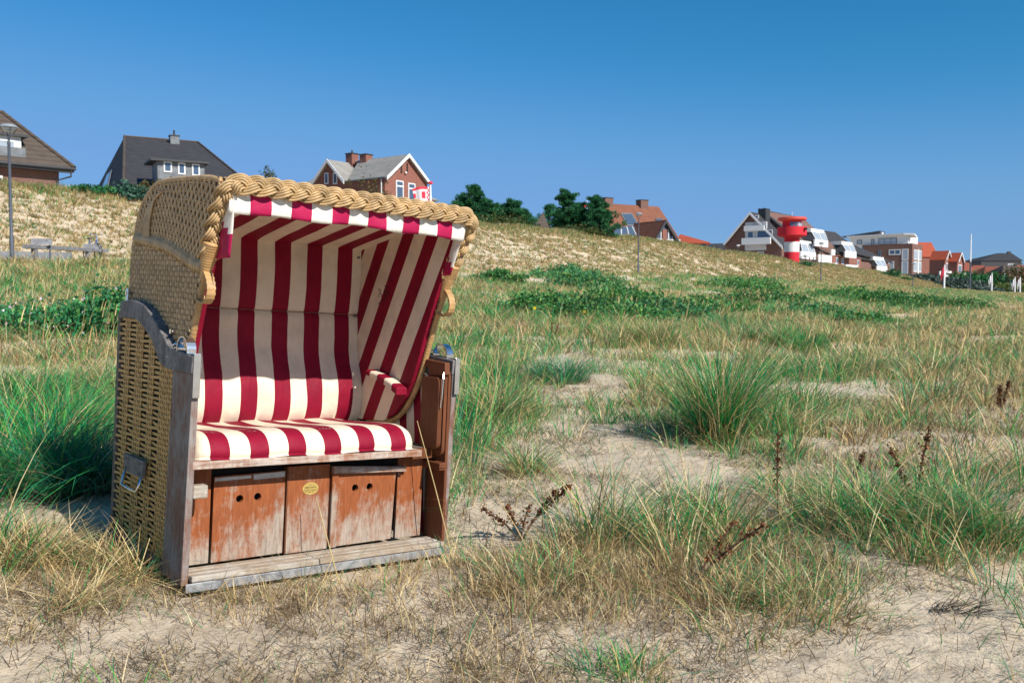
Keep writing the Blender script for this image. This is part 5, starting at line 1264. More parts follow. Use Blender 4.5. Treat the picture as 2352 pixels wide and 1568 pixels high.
# promenade strip
m_path = plain('path_paving', (.38, .33, .26), .9, .15, 2)
V = []; F = []; ss = list(np.arange(-40, 420, 4.0))
for s in ss:
    z = np.interp(s, *ZP) + .02
    for n_ in (-1.6, 3.0): V.append((-18 + s * .590 - n_ * .807, 33 + s * .807 + n_ * .590, z))
for i in range(len(ss) - 1): F.append((2 * i, 2 * i + 2, 2 * i + 3, 2 * i + 1))
o = MB().add(V, F).build('promenade', m_path); tag(o, kind='structure')

# ================================================================== VEGETATION
# bare sand and dense patches of the beach, as world ellipses found from the ground
def ell(lst):
    out = []
    for u, v, ru, rv, k in lst:
        x, y = gpix(u, v); x1, y1 = gpix(u + ru, v); xa, ya = gpix(u, v - rv); xb, yb = gpix(u, v + rv)
        out.append((x, y, abs(x1 - x), max(.25, abs(ya - yb) / 2), k))
    return out
BARE = ell([(1350, 875, 110, 42, 1), (1905, 905, 150, 26, 1), (1290, 1060, 180, 55, 1), (1390, 1150, 170, 65, 1), (1140, 1200, 120, 70, .95), (1940, 1030, 100, 20, .8), (480, 1500, 330, 80, .95),
            (950, 1400, 230, 50, .55), (2170, 1450, 270, 110, .8), (1600, 1540, 420, 40, .75), (1130, 1470, 230, 70, .6), (2170, 785, 150, 10, .9), (1560, 690, 50, 6, .9), (1180, 1110, 70, 40, .7), (760, 1530, 300, 50, .7)])
DENSE = ell([(1250, 1370, 250, 70, .75), (1720, 1330, 330, 75, .95), (1080, 1040, 60, 80, .8), (110, 950, 200, 220, 1.2), (1130, 1490, 140, 40, .5), (1850, 1420, 150, 30, .45), (620, 1410, 180, 22, .45), (900, 1400, 150, 22, .4), (1550, 1250, 330, 100, .8), (2130, 1220, 260, 90, 1.2), (1130, 920, 110, 110, .8), (1650, 960, 260, 90, .5), (2250, 1000, 200, 60, .5)])
def blob(X, Y, L):
    t = np.zeros_like(X)
    for x, y, rx, ry, k in L:
        q = ((X - x) / rx) ** 2 + ((Y - y) / ry) ** 2; q = q + (fbm(X / .5, Y / .5, 3, 77) - .5) * 1.3
        t = np.maximum(t, k * (1 - smooth(.45, 1.25, q)))
    return t
def inchair(x, y, m=.03):
    xl = (x + 1.22232) * .7677 + (y - 3.31755) * .6382; yl = -(x + 1.22232) * .6394 + (y - 3.31755) * .7689
    return (xl > -m) & (xl < 1.2 + m) & (yl > -.045 - m) & (yl < .9 + m)
def density(x, y):
    r = np.hypot(x, y); d = .14 + 1.7 * (fbm(x / 1.1, y / 1.1, 4, 21) - .46) + .38 * smooth(9, 15, r)
    d = d + blob(x, y, DENSE); d = d * (1 - np.clip(1.15 * blob(x, y, BARE), 0, 1))
    return np.clip(d, 0, 1.2)
def polar(n, r0, r1, a0=-44, a1=38, pw=0.0):
    """n points, uniform in angle; radius density r**pw in log space"""
    n = int(n * 1.2); th = R(1) * rng.uniform(a0, a1, n); t = rng.uniform(0, 1, n)
    if pw == 0: r = r0 * (r1 / r0) ** t
    else: r = (r0 ** pw + t * (r1 ** pw - r0 ** pw)) ** (1 / pw)
    return r * np.sin(th), r * np.cos(th)
def greenness(x, y):
    u = fbm(x / 3.0, y / 3.0, 3, 41); n_, s_ = ns(x, y); r = np.hypot(x, y)
    g = 1.6 * smooth(.46, .60, u) + .06
    g = g + .35 * smooth(8, 14, r) + .7 * smooth(-24, -18, n_) * (1 - smooth(-9, -5, n_)) * smooth(.35, .6, fbm(x / 6, y / 6, 3, 43))
    left = (x < -1.9) & (r < 9) & (y > 3.2); g = g * (1 - .5 * ((r < 6) & (x > 0))); return np.clip(g + left * 1.6, 0, 2.6)

big = Blades()
# A: marram tufts on the beach
x, y = polar(9000, 2.4, 46, pw=1.0); r = np.hypot(x, y); n_, s_ = ns(x, y)
keep = (rng.uniform(0, 1, len(x)) < density(x, y) * .8) & ~inchair(x, y, .05) & (n_ < -2) ; keep &= ~((r < 3.2) & (rng.uniform(0, 1, len(x)) < .6))
x, y, r = x[keep], y[keep], r[keep]; g = greenness(x, y)
front = (np.abs(x + .3) < 1.6) & (r < 3.9)
Hh = rng.uniform(.16, .42, len(x)) * np.where(front, .45, 1) * (1 + .25 * smooth(8, 16, r))
tufts(big, x, y, rng.integers(14, 34, len(x)), Hh, rng.uniform(.03, .14, len(x)) * (1 + r / 25), g * 1.25 + .06, 1.0, .40, .0022 + .00075 * r, lean=.42, bend=.5, seg=3)
# taller ones
x, y = polar(2600, 3.5, 44, pw=1.0); r = np.hypot(x, y); n_, s_ = ns(x, y)
keep = (rng.uniform(0, 1, len(x)) < density(x, y) ** 2 * .6 * (1 - .8 * smooth(4, 9, x) * (r < 16))) & ~inchair(x, y, .15) & (n_ < -2); x, y, r = x[keep], y[keep], r[keep]
tufts(big, x, y, rng.integers(26, 60, len(x)), rng.uniform(.38, .68, len(x)), rng.uniform(.06, .16, len(x)) * (1 + r / 40), greenness(x, y) * 1.5 + .3, .9, .2, .0026 + .00075 * r, lean=.45, bend=.55, seg=4)
tag(big.build('marram_grass', M_GRASS), 'loose tufts of green and straw coloured marram grass spread over the beach', 'grass', kind='stuff')

low = Blades()
# B: short dry grass and stubble
x, y = polar(330000, 2.3, 30, pw=.75); r = np.hypot(x, y)
keep = (rng.uniform(0, 1, len(x)) < np.clip(density(x, y) * 1.0 + .07, 0, 1) ** 1.25) & ~inchair(x, y, .0); x, y, r = x[keep], y[keep], r[keep]; nn = len(x)
P = np.stack([x, y, ground(x, y) - .004], 1); g = greenness(x, y)
low.add(P, rng.uniform(.04, .17, nn) * (1 + .5 * smooth(7, 14, r)), rng.uniform(0, 2 * np.pi, nn), rng.uniform(.1, .85, nn), rng.uniform(0, .6, nn), .0014 + .00055 * r, mixcol(nn, g * .8, .75, .85), 2)
# dry fringe around the chair foot
x = rng.uniform(-2.3, .6, 26000); y = rng.uniform(2.5, 4.6, 26000); xl = (x + 1.22232) * .7677 + (y - 3.31755) * .6382; yl = -(x + 1.22232) * .6394 + (y - 3.31755) * .7689
dd = np.hypot(np.maximum(np.maximum(-xl, xl - 1.2), 0), np.maximum(np.maximum(-yl - .04, yl - .9), 0)); keep = (rng.uniform(0, 1, len(x)) < np.exp(-dd / .12) * .38) & ~inchair(x, y, .0); x, y = x[keep], y[keep]; nn = len(x)
low.add(np.stack([x, y, ground(x, y) - .004], 1), rng.uniform(.04, .14, nn), rng.uniform(0, 2 * np.pi, nn), rng.uniform(.3, .95, nn), rng.uniform(0, .6, nn), .0028, mixcol(nn, .25, 1.2, .5), 3)
tag(low.build('short_dry_grass', M_GRASS), 'short dry grass and stubble growing in the sand', 'grass', kind='stuff')

lit = Blades()
x, y = polar(100000, 2.3, 11, pw=.8); keep = (rng.uniform(0, 1, len(x)) < .10 + .9 * smooth(.40, .62, fbm(x / .5, y / .5, 3, 61))) & ~inchair(x, y, 0); x, y = x[keep], y[keep]; r = np.hypot(x, y); nn = len(x)
lit.add(np.stack([x, y, ground(x, y) + .002], 1), rng.uniform(.02, .13, nn), rng.uniform(0, 2 * np.pi, nn), rng.uniform(.80, .99, nn), rng.uniform(-.05, .12, nn), .0013 + .0005 * r, mixcol(nn, .06, .35, 1.2) * .6, 2)
tag(lit.build('dead_stem_litter', M_DRY), 'thin dead stems and plant litter lying on the sand', 'litter', kind='stuff')

# fallen straw thatch left of the chair
def lying_straw():
    b = Blades()
    for (u, v, ru, rv, k) in ((150, 1270, 230, 60, 2600), (80, 1400, 130, 50, 900), (310, 1325, 110, 34, 900), (560, 1370, 200, 12, 250), (1640, 1020, 170, 30, 700)):
        x0, y0 = gpix(u, v); x1, _ = gpix(u + ru, v); _, ya = gpix(u, v - rv); _, yb = gpix(u, v + rv); a = rng.uniform(0, 2 * np.pi, k); q = np.sqrt(rng.uniform(0, 1, k))
        x = x0 + np.cos(a) * q * (x1 - x0); y = y0 + np.sin(a) * q * (ya - yb) / 2; kp = ~inchair(x, y, .0) & (rng.uniform(0, 1, len(x)) < smooth(.38, .66, fbm(x / .28, y / .28, 3, 19))); x, y = x[kp], y[kp]; n = len(x)
        az = rng.normal(.45, 1.0, n) + np.where(rng.uniform(0, 1, n) < .3, np.pi, 0)
        b.add(np.stack([x, y, ground(x, y) + rng.uniform(0, .03, n)], 1), rng.uniform(.10, .30, n), az, np.where(rng.uniform(0, 1, n) < .25, rng.uniform(.6, .9, n), rng.uniform(.93, .999, n)), rng.uniform(-.03, .06, n), .0042, mixcol(n, .22, 1.2, .4) * rng.uniform(.6, 1.1, (n, 1)), 4)
    return b
tag(lying_straw().build('fallen_straw', M_DRY), 'pale fallen straw matted on the sand left of the chair', 'straw', kind='stuff')

# seed-head stalks
st = Blades(); x, y = polar(3800, 5.5, 40, pw=1.0); n_, s_ = ns(x, y); r = np.hypot(x, y)
keep = (rng.uniform(0, 1, len(x)) < np.clip(density(x, y) * smooth(.45, .6, fbm(x / 2.5, y / 2.5, 3, 91)) + .35 * ((x < -3) & (y > 8)), 0, 1)) & (n_ < -3) & ~inchair(x, y, .1); x, y, r = x[keep], y[keep], r[keep]; nn = len(x)
P = np.stack([x, y, ground(x, y)], 1); az = rng.uniform(-.6, .9, nn); H = rng.uniform(.5, .82, nn)
st.add(P, H, az, rng.uniform(.02, .22, nn), rng.uniform(0, .12, nn), .0022 + .0004 * r, mixcol(nn, .08, 1.4, .0), 3)
ln = .12
top = P + np.stack([np.cos(az) * H * .10, np.sin(az) * H * .10, H * .80], 1)
st.add(top, .17, az, .18, .1, .0045 + .0006 * r, pick(STRAW[:3], nn) * 1.0, 3)
tag(st.build('seed_stalks', M_DRY), 'tall straw coloured seed stalks standing above the beach grass', 'grass', kind='stuff')

# E: planted tufts on the dune slope and crest fringe
dn = Blades(); S = []; Nn_ = []
ss = np.arange(-30, 330, 1.0)
cnt = 36000; s_ = -25 + 330 * rng.uniform(0, 1, cnt) ** 1.55; n_ = rng.uniform(3.4, 19.5, cnt)
# rows: snap to a loose planting grid near the left
snap = rng.uniform(0, 1, cnt) < .75; s_ = np.where(snap, np.round(s_ / .55) * .55 + rng.normal(0, .07, cnt), s_); n_ = np.where(snap, np.round(n_ / .55) * .55 + rng.normal(0, .07, cnt), n_)
x = -18 + s_ * .590 - n_ * .807; y = 33 + s_ * .807 + n_ * .590; r = np.hypot(x, y)
cover = .45 + .75 * smooth(.40, .60, fbm(x / 7, y / 7, 3, 55)) + .45 * smooth(15, 17.5, n_) + .5 * smooth(18, 60, s_) + .3 * (1 - smooth(3.5, 6.5, n_))
keep = rng.uniform(0, 1, cnt) < cover; x, y, r, s_, n_ = x[keep], y[keep], r[keep], s_[keep], n_[keep]
crest = smooth(15, 18, n_)
tufts(dn, x, y, 14, rng.uniform(.25, .46, len(x)) * (1 + .5 * crest), .09 + .0012 * r, .22 + .3 * crest + .3 * smooth(.5, .7, fbm(x / 5, y / 5, 2, 71)), 1.25, .38, .014 + .0005 * r, tint=.9, lean=.4, bend=.5, seg=2, sink=.03, fine=False)
cnt = 9000; s_ = -28 + 400 * rng.uniform(0, 1, cnt) ** 1.5; n_ = rng.normal(18.3, .9, cnt); x = -18 + s_ * .590 - n_ * .807; y = 33 + s_ * .807 + n_ * .590; r = np.hypot(x, y)
tufts(dn, x, y, 14, rng.uniform(.3, .7, cnt), .2, .45, 1.1, .25, .012 + .0004 * r, lean=.4, bend=.5, seg=2, sink=.03, fine=False)
tag(dn.build('dune_slope_grass', M_GRASS), 'rows of planted marram tufts covering the sandy dune slope', 'grass', kind='stuff')

# F: far beach and foot of the dune
fr = Blades(); cnt = 34000; s_ = rng.uniform(-22, 1, cnt) + 260 * rng.uniform(0, 1, cnt) ** 1.7; n_ = rng.uniform(-33, -1.8, cnt); x = -18 + s_ * .590 - n_ * .807; y = 33 + s_ * .807 + n_ * .590; r = np.hypot(x, y)
keep = (r > 16) & (y > 0) & (x / np.maximum(y, .1) > -1.0) & (x / np.maximum(y, .1) < .72) & (rng.uniform(0, 1, cnt) < .45 + .7 * smooth(.4, .6, fbm(x / 4, y / 4, 3, 81))); x, y, r, n_ = x[keep], y[keep], r[keep], n_[keep]
g = .35 + 2.6 * smooth(.45, .57, fbm(x / 5, y / 3, 3, 43)) * smooth(-27, -17, n_) * (1 - smooth(-6, -2, n_) * .6)
tufts(fr, x, y, 18, rng.uniform(.25, .55, len(x)), .25, g, 1.25, .25, .006 + .0005 * r, lean=.4, bend=.5, seg=2, sink=.03, fine=False)
tag(fr.build('foredune_grass', M_GRASS), 'dense straw and green grass on the bank in front of the promenade', 'grass', kind='stuff')

# individual big tussocks
def tussock(u, v, H, rad, nb, g, s, label, br=.12, wid=.0042, lean=.5, bend=.6, pal=None, tilt=0):
    x0, y0 = gpix(u, v); b = Blades(); k = max(1, nb // 40)
    a = rng.uniform(0, 2 * np.pi, k); q = np.sqrt(rng.uniform(0, 1, k)) * rad * .7
    tufts(b, x0 + np.cos(a) * q, y0 + np.sin(a) * q, 40, H * rng.uniform(.75, 1.0, k), rad * .45, g, s, br, wid + .0005 * y0, lean=lean, bend=bend, seg=5)
    # dead skirt at the base
    tufts(b, x0 + np.cos(a) * q * 1.2, y0 + np.sin(a) * q * 1.2, 12, H * .45, rad * .6, .1, 1.0, .8, wid + .0004 * y0, lean=.8, bend=.5, seg=3)
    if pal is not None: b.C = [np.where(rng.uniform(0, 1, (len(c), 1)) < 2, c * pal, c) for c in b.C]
    for i, V in enumerate(b.V): V -= np.array([x0, y0, gz(x0, y0)])
    o = b.build('grass_tussock', M_GRASS); o.location = (x0, y0, gz(x0, y0)); tag(o, label, 'grass tussock', 'large marram tussocks'); return o
tussock(1655, 1010, 1.10, .21, 1000, 1.8, .8, 'largest green tussock, standing in the middle of the beach right of the chair', lean=.36, bend=.36, wid=.005)
tussock(1790, 985, .42, .22, 420, .5, 1.2, 'straw coloured tussock leaning right beside the largest green tussock', lean=.8)
tussock(1270, 880, .55, .4, 900, 1.7, .5, 'blue-green tussock behind the bare sand patch right of the chair back', pal=(.9, .95, 1.4), wid=.004)
tussock(1120, 960, .62, .3, 700, 1.0, 1.0, 'green and straw tussock just right of the chair arm')
tussock(1215, 1090, .40, .16, 260, .9, 1.0, 'small upright tussock right of the chair seat')
tussock(1480, 790, .7, .6, 1100, .9, 1.2, 'straw tipped tussock behind the largest green tussock at left', wid=.004)
tussock(1975, 860, .62, .38, 700, 1.3, 1.0, 'round green tussock with straw fringe, far right of the largest one', wid=.004)
tussock(1840, 800, .6, .7, 1000, 2.0, .5, 'bright green wide tussock behind the largest one at right', wid=.004)
tussock(1540, 1215, .20, .30, 280, 1.0, .8, 'low green mat of blades in the middle foreground', wid=.0028)
tussock(1980, 1210, .46, .16, 420, 1.1, 1.1, 'yellow-green tussock, left one of the pair in the right foreground', wid=.0034)
tussock(2130, 1230, .42, .18, 420, 1.2, 1.0, 'wide green tussock, middle of the right foreground', wid=.0034)
tussock(2270, 1240, .48, .20, 480, 1.2, .8, 'bright green tussock at the right edge of the foreground', wid=.0034)
tussock(1850, 1130, .22, .4, 420, .8, .8, 'thin low tussock left of the right foreground tussocks', wid=.0028)
tussock(1420, 1540, .16, .16, 240, 1.4, .6, 'short green tuft at the bottom edge of the photo', wid=.0028)
tussock(50, 1120, .76, .28, 900, 2.6, .5, 'tall vivid green tussock at the left edge', wid=.0062)
tussock(140, 1060, .78, .24, 640, 2.4, .5, 'upright green tussock between the left edge and the shaded one', wid=.006)
tussock(30, 940, .66, .4, 1100, 2.2, .6, 'fresh green tussock at the left edge below the flowering clump', wid=.004)
tussock(195, 1130, .58, .22, 1400, 2.5, .15, 'tussock tinted dark blue-grey for the shade of the chair', pal=(.7, .8, 1.25), lean=.45, bend=.7)  # palette multiplier puts the chair's shade into the blade colours
tussock(110, 1000, .62, .5, 1500, 2.0, .7, 'bright green tussock behind the dark one at the left edge', wid=.004)
tussock(230, 900, .5, .45, 900, 1.0, 1.2, 'straw and green tussock below the flowering bush', wid=.004)
tussock(30, 1300, .34, .18, 240, .6, 1.4, 'straw tussock at the bottom left', lean=.7)
tussock(1330, 1330, .22, .35, 380, .6, 1.0, 'low brown-green tuft in front of the dry dock stems', wid=.0028)
tussock(1750, 1400, .24, .4, 480, .6, 1.0, 'low tangled tuft in the middle right foreground', wid=.0028)
tussock(560, 790, .4, .3, 300, .8, 1.3, 'tuft behind the chair', wid=.004) if False else None

# small broken tufts right at the chair foot
for (u, v, H, nb, lab) in ((335, 1330, .34, 120, 'thin grass tuft at the rear left foot of the chair'), (445, 1330, .24, 90, 'thin grass tuft at the front left corner of the chair'), (690, 1335, .20, 80, 'thin grass tuft below the seat drawers')):
    x0, y0 = gpix(u, v); b = Blades(); tufts(b, np.array([x0]), np.array([y0]), nb, H, .10, .7, 1.1, .2, .0028, lean=.55, bend=.5, seg=5)
    for V in b.V: V -= np.array([x0, y0, gz(x0, y0)])
    o = b.build('grass_tuft', M_GRASS); o.location = (x0, y0, gz(x0, y0)); tag(o, lab, 'grass tuft', 'small tufts at the chair foot')

# leafy plants ---------------------------------------------------------------
def leaves(C_, n, size, pal, up=.3, elong=1.6):
    """random leaf quads (folded into one array) around the points C_"""
    c = C_[rng.integers(0, len(C_), n)]; a = rng.normal(0, 1, (n, 3)); a[:, 2] += up; a /= np.linalg.norm(a, axis=1, keepdims=True)
    b = np.cross(a, rng.normal(0, 1, (n, 3))); b /= np.linalg.norm(b, axis=1, keepdims=True); sz = size * rng.uniform(.5, 1.2, (n, 1))
    V = np.stack([c - a * sz * elong * .5, c + b * sz * .5, c + a * sz * elong * .5, c - b * sz * .5], 1).reshape(-1, 3); Q = np.arange(n * 4).reshape(n, 4); return V, Q, np.repeat(pick(pal, n), 4, 0)
PINE = np.array([[.014, .085, .036], [.026, .13, .048], [.045, .18, .05], [.018, .10, .048]])
ROSE = np.array([[.022, .13, .05], [.035, .17, .055], [.018, .10, .045], [.06, .17, .04]])
HEDGE = np.array([[.10, .14, .11], [.07, .11, .08], [.14, .18, .15], [.05, .08, .06]])
BUSHB = np.array([[.10, .09, .03], [.14, .10, .04], [.07, .08, .025]])
m_bark = plain('bark', (.085, .06, .045), .9, .4, 14, bmp=.5)
def bush(x0, y0, w_, h, n, size, pal, label, name='shrub', cat='shrub', group=None, depth=None, under=.1, flowers=None):
    d = depth or w_ * .7; z0 = gz(x0, y0) - under; k = max(14, int(26 * w_)); 
    a = rng.uniform(0, 2 * np.pi, k); q = np.sqrt(rng.uniform(0, 1, k)); zz = rng.uniform(.1, 1, k) * np.sqrt(np.clip(1 - q ** 2 * .8, .05, 1)) * h
    cl = np.stack([np.cos(a) * q * w_ / 2, np.sin(a) * q * d / 2, zz], 1); P = cl[rng.integers(0, k, n)] + rng.normal(0, 1, (n, 3)) * np.array([.11 * min(w_, 1.6), .11 * min(d, 1.6), .13 * h]); P[:, 2] = np.abs(P[:, 2])
    V, Q, C = leaves(P, n, size, pal); e = tag(empty(name, loc=(x0, y0, z0)), label, cat, group)
    fastmesh('foliage', V, Q, C, M_LEAF, e); m = MB()
    for j in range(min(12, k)): c = cl[j]; m.tube([(c[0] * .15, c[1] * .15, -.05), (c[0] * .6, c[1] * .6, c[2] * .5), tuple(c)], [.02 + .006 * h, .014, .004], 5)
    m.build('stems', m_bark, e)
    if flowers:
        fc, fn, fs = flowers; fp = cl[rng.integers(0, k, fn)] + rng.normal(0, 1, (fn, 3)) * np.array([.12, .12, .06]) + np.array([0, -.05, .10]); V = []; 
        V, Q, C = leaves(fp, fn, fs, np.array([fc]), elong=1.0); fastmesh('blossoms', V, Q, C, M_LEAF, e)
    return e
# flowering aster bush on the left
x0, y0 = gpix(140, 772); bush(x0 - .1, y0, 2.3, W(0, 668, y0).z - gz(x0, y0), 7800, .05, ROSE * 1.6, 'green sea aster bush with pale pink flowers left of the chair', 'flowering_bush', 'bush', under=.05, flowers=((.80, .62, .74), 260, .045), depth=1.2)
x0, y0 = gpix(262, 780); bush(x0, y0 + .3, 1.3, W(0, 650, y0).z - gz(x0, y0), 5600, .05, ROSE * 1.3, 'darker green flowering bush directly left of the chair hood', 'flowering_bush', 'bush', under=.05, flowers=((.80, .62, .74), 110, .04), depth=1.0)
x0, y0 = gpix(40, 740); bush(x0, y0, .9, .3, 1400, .05, ROSE * 1.1, 'small flowering clump at the left edge behind the grass', 'flowering_bush', 'bush', under=.03, flowers=((.75, .66, .72), 50, .045))
# rose shrubs in the middle distance
for i, (u, v, w_, h, lab) in enumerate(((1145, 650, 2.0, .6, 'green rose shrub just right of the braided hood edge'), (1240, 725, 2.4, .65, 'dark green rose shrub, leftmost of the long row behind the tussocks'), (1340, 665, 3.0, .9, 'tall dark green rose shrub below the small hut'),
        (1345, 738, 2.6, .7, 'rose shrub with yellow flowers in the middle of the row'), (1420, 705, 2.8, .75, 'rose shrub below the first tall lamp at left'), (1450, 745, 2.4, .6, 'low rose shrub right of the yellow flowered one'), (1520, 735, 2.6, .6, 'dark teal rose shrub below the tall lamp at right'),
        (1590, 712, 2.6, .55, 'rose shrub behind the largest tussock'), (1660, 722, 2.4, .5, 'rose shrub right of the largest tussock top'), (1740, 700, 3.6, .7, 'rose shrub in the second row below the brick gable'), (1850, 728, 2.6, .55, 'dark low rose shrub below the red and white tower'),
        (1960, 690, 4.5, .8, 'rose shrub below the balcony building'), (2060, 700, 4.0, .7, 'rose shrub below the modern brick building'), (1700, 668, 4.5, .9, 'shrub at the dune foot left of the tower'), (1300, 640, 3.0, .8, 'shrub at the dune foot below the pines'),
        (2160, 712, 4.0, .6, 'low shrub right of the modern building on the beach'), (1960, 752, 2.4, .5, 'grey-green shrub on the flat beach at right'))):
    x0, y0 = gpix(u, v); sc_ = max(.7, y0 / 22); 
    bush(x0, y0, w_ * .85 * min(sc_, 1.7), h * .95 * min(1.2, sc_), int(3400 * min(1.3, sc_)), .04 + .0011 * y0, ROSE * np.array([1.5, 1.0, .8]) * (1.65 if i % 3 else 1.25) * np.array([1, 1, 1.3 if i % 4 == 2 else 1]), lab, 'rose_shrub', 'shrub', 'rose shrubs between beach and promenade', flowers=((.75, .55, .03), 14, .09) if i == 3 else None)
# shrubs on the crest
def crestbush(u, v, d, w_, h, pal, label, n=1500, size=.16, name='shrub', fl=None):
    p = W(u, v, d); g0 = gz(p.x, p.y); e = bush(p.x, p.y, w_, max(h, p.z + h - g0), n, size, pal, label, name, 'shrub', under=.1, flowers=fl); return e
crestbush(300, 430, 55, 2.6, .35, HEDGE * np.array([.5, .9, .8]), 'blue-green shrub on the dune crest in front of the dark roofed house', 1800)
crestbush(365, 424, 56, 3.0, .35, BUSHB, 'brown-green bush on the crest below the three dormer windows', 2600)
crestbush(205, 426, 54, 3.0, .08, ROSE, 'low green bush between the two left houses', 1200)
crestbush(455, 424, 57, 2.6, .25, BUSHB * 1.1, 'brown bush right of the three dormer windows', 1200)
crestbush(840, 440, 80, 4.5, 1.0, BUSHB * np.array([1, .9, .8]), 'dry bush in front of the brown gable wall above the hood', 1800)
crestbush(1235, 540, 100, 2.0, .9, BUSHB, 'brown bush left of the small hut', 900)
crestbush(1150, 508, 95, 7, .9, BUSHB * np.array([.7, 1, .8]), 'low scrub under the left pines', 2400)
crestbush(1330, 535, 100, 5.5, .9, BUSHB * np.array([.6, 1, .8]), 'low scrub under the tall pines', 2400)
crestbush(1850, 606, 146, 3.0, .5, ROSE, 'green bush at the tower foot', 700)
crestbush(1685, 583, 148, 6, .5, ROSE, 'long green bush on the crest below the brick balcony gable', 1500)
for i, (u, v) in enumerate(((2048, 620), (2030, 640), (2075, 655))): crestbush(u, v, 190, 4, .5, ROSE, ['green bush at the foot of the balcony building', 'small dark bush on the far slope', 'small bush on the far slope near the beach lamp'][i], 600, .25)
# buckthorn hedge at the right
for i, (u, v, d, w_, h, lab) in enumerate(((2110, 640, 215, 13, 1.3, 'grey-green buckthorn hedge below the modern building corner'), (2155, 646, 212, 14, 1.9, 'grey-green buckthorn hedge below the left orange gable'), (2200, 652, 208, 13, 2.0, 'grey-green buckthorn hedge left of the thin mast'),
        (2235, 664, 205, 10, 1.8, 'grey-green buckthorn hedge right of the thin mast'), (2262, 674, 200, 8, 1.4, 'last low buckthorn hedge beside the white flagpole'), (2215, 634, 290, 14, 2.6, 'dark green hedge below the rust-red roof'), (2270, 640, 300, 16, 3.6, 'dark green trees below the wide brown roof'), (2335, 642, 300, 14, 5.5, 'brown-green trees at the right edge below the dark hipped roof'))):
    p = W(u, v + 8, d); g0 = gz(p.x, p.y); bush(p.x, p.y, w_, max(1.2, p.z - g0 + h), 2600, .5, HEDGE if i < 5 else (ROSE if i < 7 else BUSHB * .8), lab, 'hedge', 'hedge', under=.2, depth=w_ * .6)
# grassy embankment behind the right flagpoles
p = W(2300, 668, 250); 
for i, (u, v, w_) in enumerate(((2285, 662, 26), (2345, 664, 30))):
    p = W(u, v, 255); g0 = gz(p.x, p.y); bush(p.x, p.y, w_, max(2, p.z - g0 + 1.2), 3000, .6, np.array([[.16, .17, .04], [.10, .15, .035], [.06, .12, .03]]), ['yellow-green bank left of the last flagpoles', 'yellow-green bank behind the last flagpoles'][i], 'hedge', 'hedge', under=.2, depth=10)

# pines -------------------------------------------------------------------------
def pine(u, vt, vb, d, spread, label, group, n=5200, lean=0, seed=0, pal=PINE, name='pine_tree', top=.25):
    p = W(u, vb, d); g0 = gz(p.x, p.y); H = W(u, vt, d).z - g0; e = tag(empty(name, loc=(p.x, p.y, g0)), label, 'tree', group)
    tip = Vector((lean, 0, H)); tk = crom([(0, 0, -.3), (lean * .1, 0, H * .35), (lean * .6, .1, H * .7), tip], 5)
    MB().tube(tk, [.17 * (1 - .93 * i / (len(tk) - 1)) * (H / 6) ** .6 for i in range(len(tk))], 8).build('trunk', m_bark, e, smooth=True)
    br = MB(); cl = []; nb = 34
    for i in range(nb):
        t = .12 + .86 * (i / nb); a = i * 2.4 + rng.uniform(-.4, .4); L = spread * (1 - t) ** .65 * rng.uniform(.45, 1.35) + top * .8
        q = tk[int(t * (len(tk) - 1))]; en = q + Vector((math.cos(a) * L, math.sin(a) * L, L * rng.uniform(.05, .5)))
        br.tube([q, q.lerp(en, .5) + Vector((0, 0, -.08 * L)), en], [.05, .03, .012], 5)
        for k in range(6):
            f = .35 + .65 * k / 5; cc = q.lerp(en, f); cl.append((cc.x + rng.normal(0, .10 * L + .04), cc.y + rng.normal(0, .10 * L + .04), cc.z + rng.normal(.06, .07)))
    cl.append(tuple(tip)); br.build('limbs', m_bark, e)
    cl = np.array(cl); c = cl[rng.integers(0, len(cl), n)]; rr = .25 * rng.uniform(.2, 1, (n, 1)) ** .5; dv = rng.normal(0, 1, (n, 3)); dv /= np.linalg.norm(dv, axis=1, keepdims=True); dv[:, 2] *= .75
    c = c + dv * rr; a = dv + np.array([0, 0, .7]); a /= np.linalg.norm(a, axis=1, keepdims=True); b = np.cross(a, rng.normal(0, 1, (n, 3))); b /= np.linalg.norm(b, axis=1, keepdims=True)
    sz = rng.uniform(.14, .30, (n, 1)); V = np.stack([c - b * .05, c + b * .05, c + a * sz], 1).reshape(-1, 3); F3 = np.arange(n * 3).reshape(n, 3)
    fastmesh('crown', V, np.zeros((0, 4), int), np.repeat(pick(pal, n), 3, 0), M_LEAF, e, F3=F3); return e
G1 = 'pines left of the small hut'; G2 = 'pines by the small hut and the red-brown roof'
pine(1088, 428, 525, 98, 2.4, 'tallest pine of the left group, right behind the hood corner', G1, 12000, lean=.2)
pine(1062, 452, 520, 100, 2.2, 'pine hidden partly by the hood corner', G1, 7000)
pine(1118, 462, 522, 97, 2.2, 'pine in the middle of the left group', G1, 8000)
pine(1150, 478, 524, 99, 2.0, 'lower pine right of the middle in the left group', G1, 8000)
pine(1180, 463, 526, 98, 2.2, 'rounded pine near the right end of the left group', G1, 10000)
pine(1205, 490, 528, 99, 1.4, 'smallest pine at the right end of the left group', G1, 5000)
pine(1262, 470, 540, 118, 2.0, 'loose pale pine behind the small hut', G2, 5000, pal=PINE * 1.3)
pine(1308, 441, 545, 104, 2.5, 'tall pine with a layered crown right of the small hut', G2, 13000, lean=-.3)
pine(1330, 470, 548, 105, 1.9, 'dense pine between the two tall ones', G2, 9000)
pine(1368, 452, 548, 103, 2.2, 'tall pine in front of the left end of the red-brown roof', G2, 12000, lean=.1)
pine(1385, 485, 550, 101, 2.1, 'lowest pine reaching out over the red-brown roof', G2, 9000)
pine(1290, 488, 542, 106, 1.6, 'small pine directly right of the hut', G2, 6000)
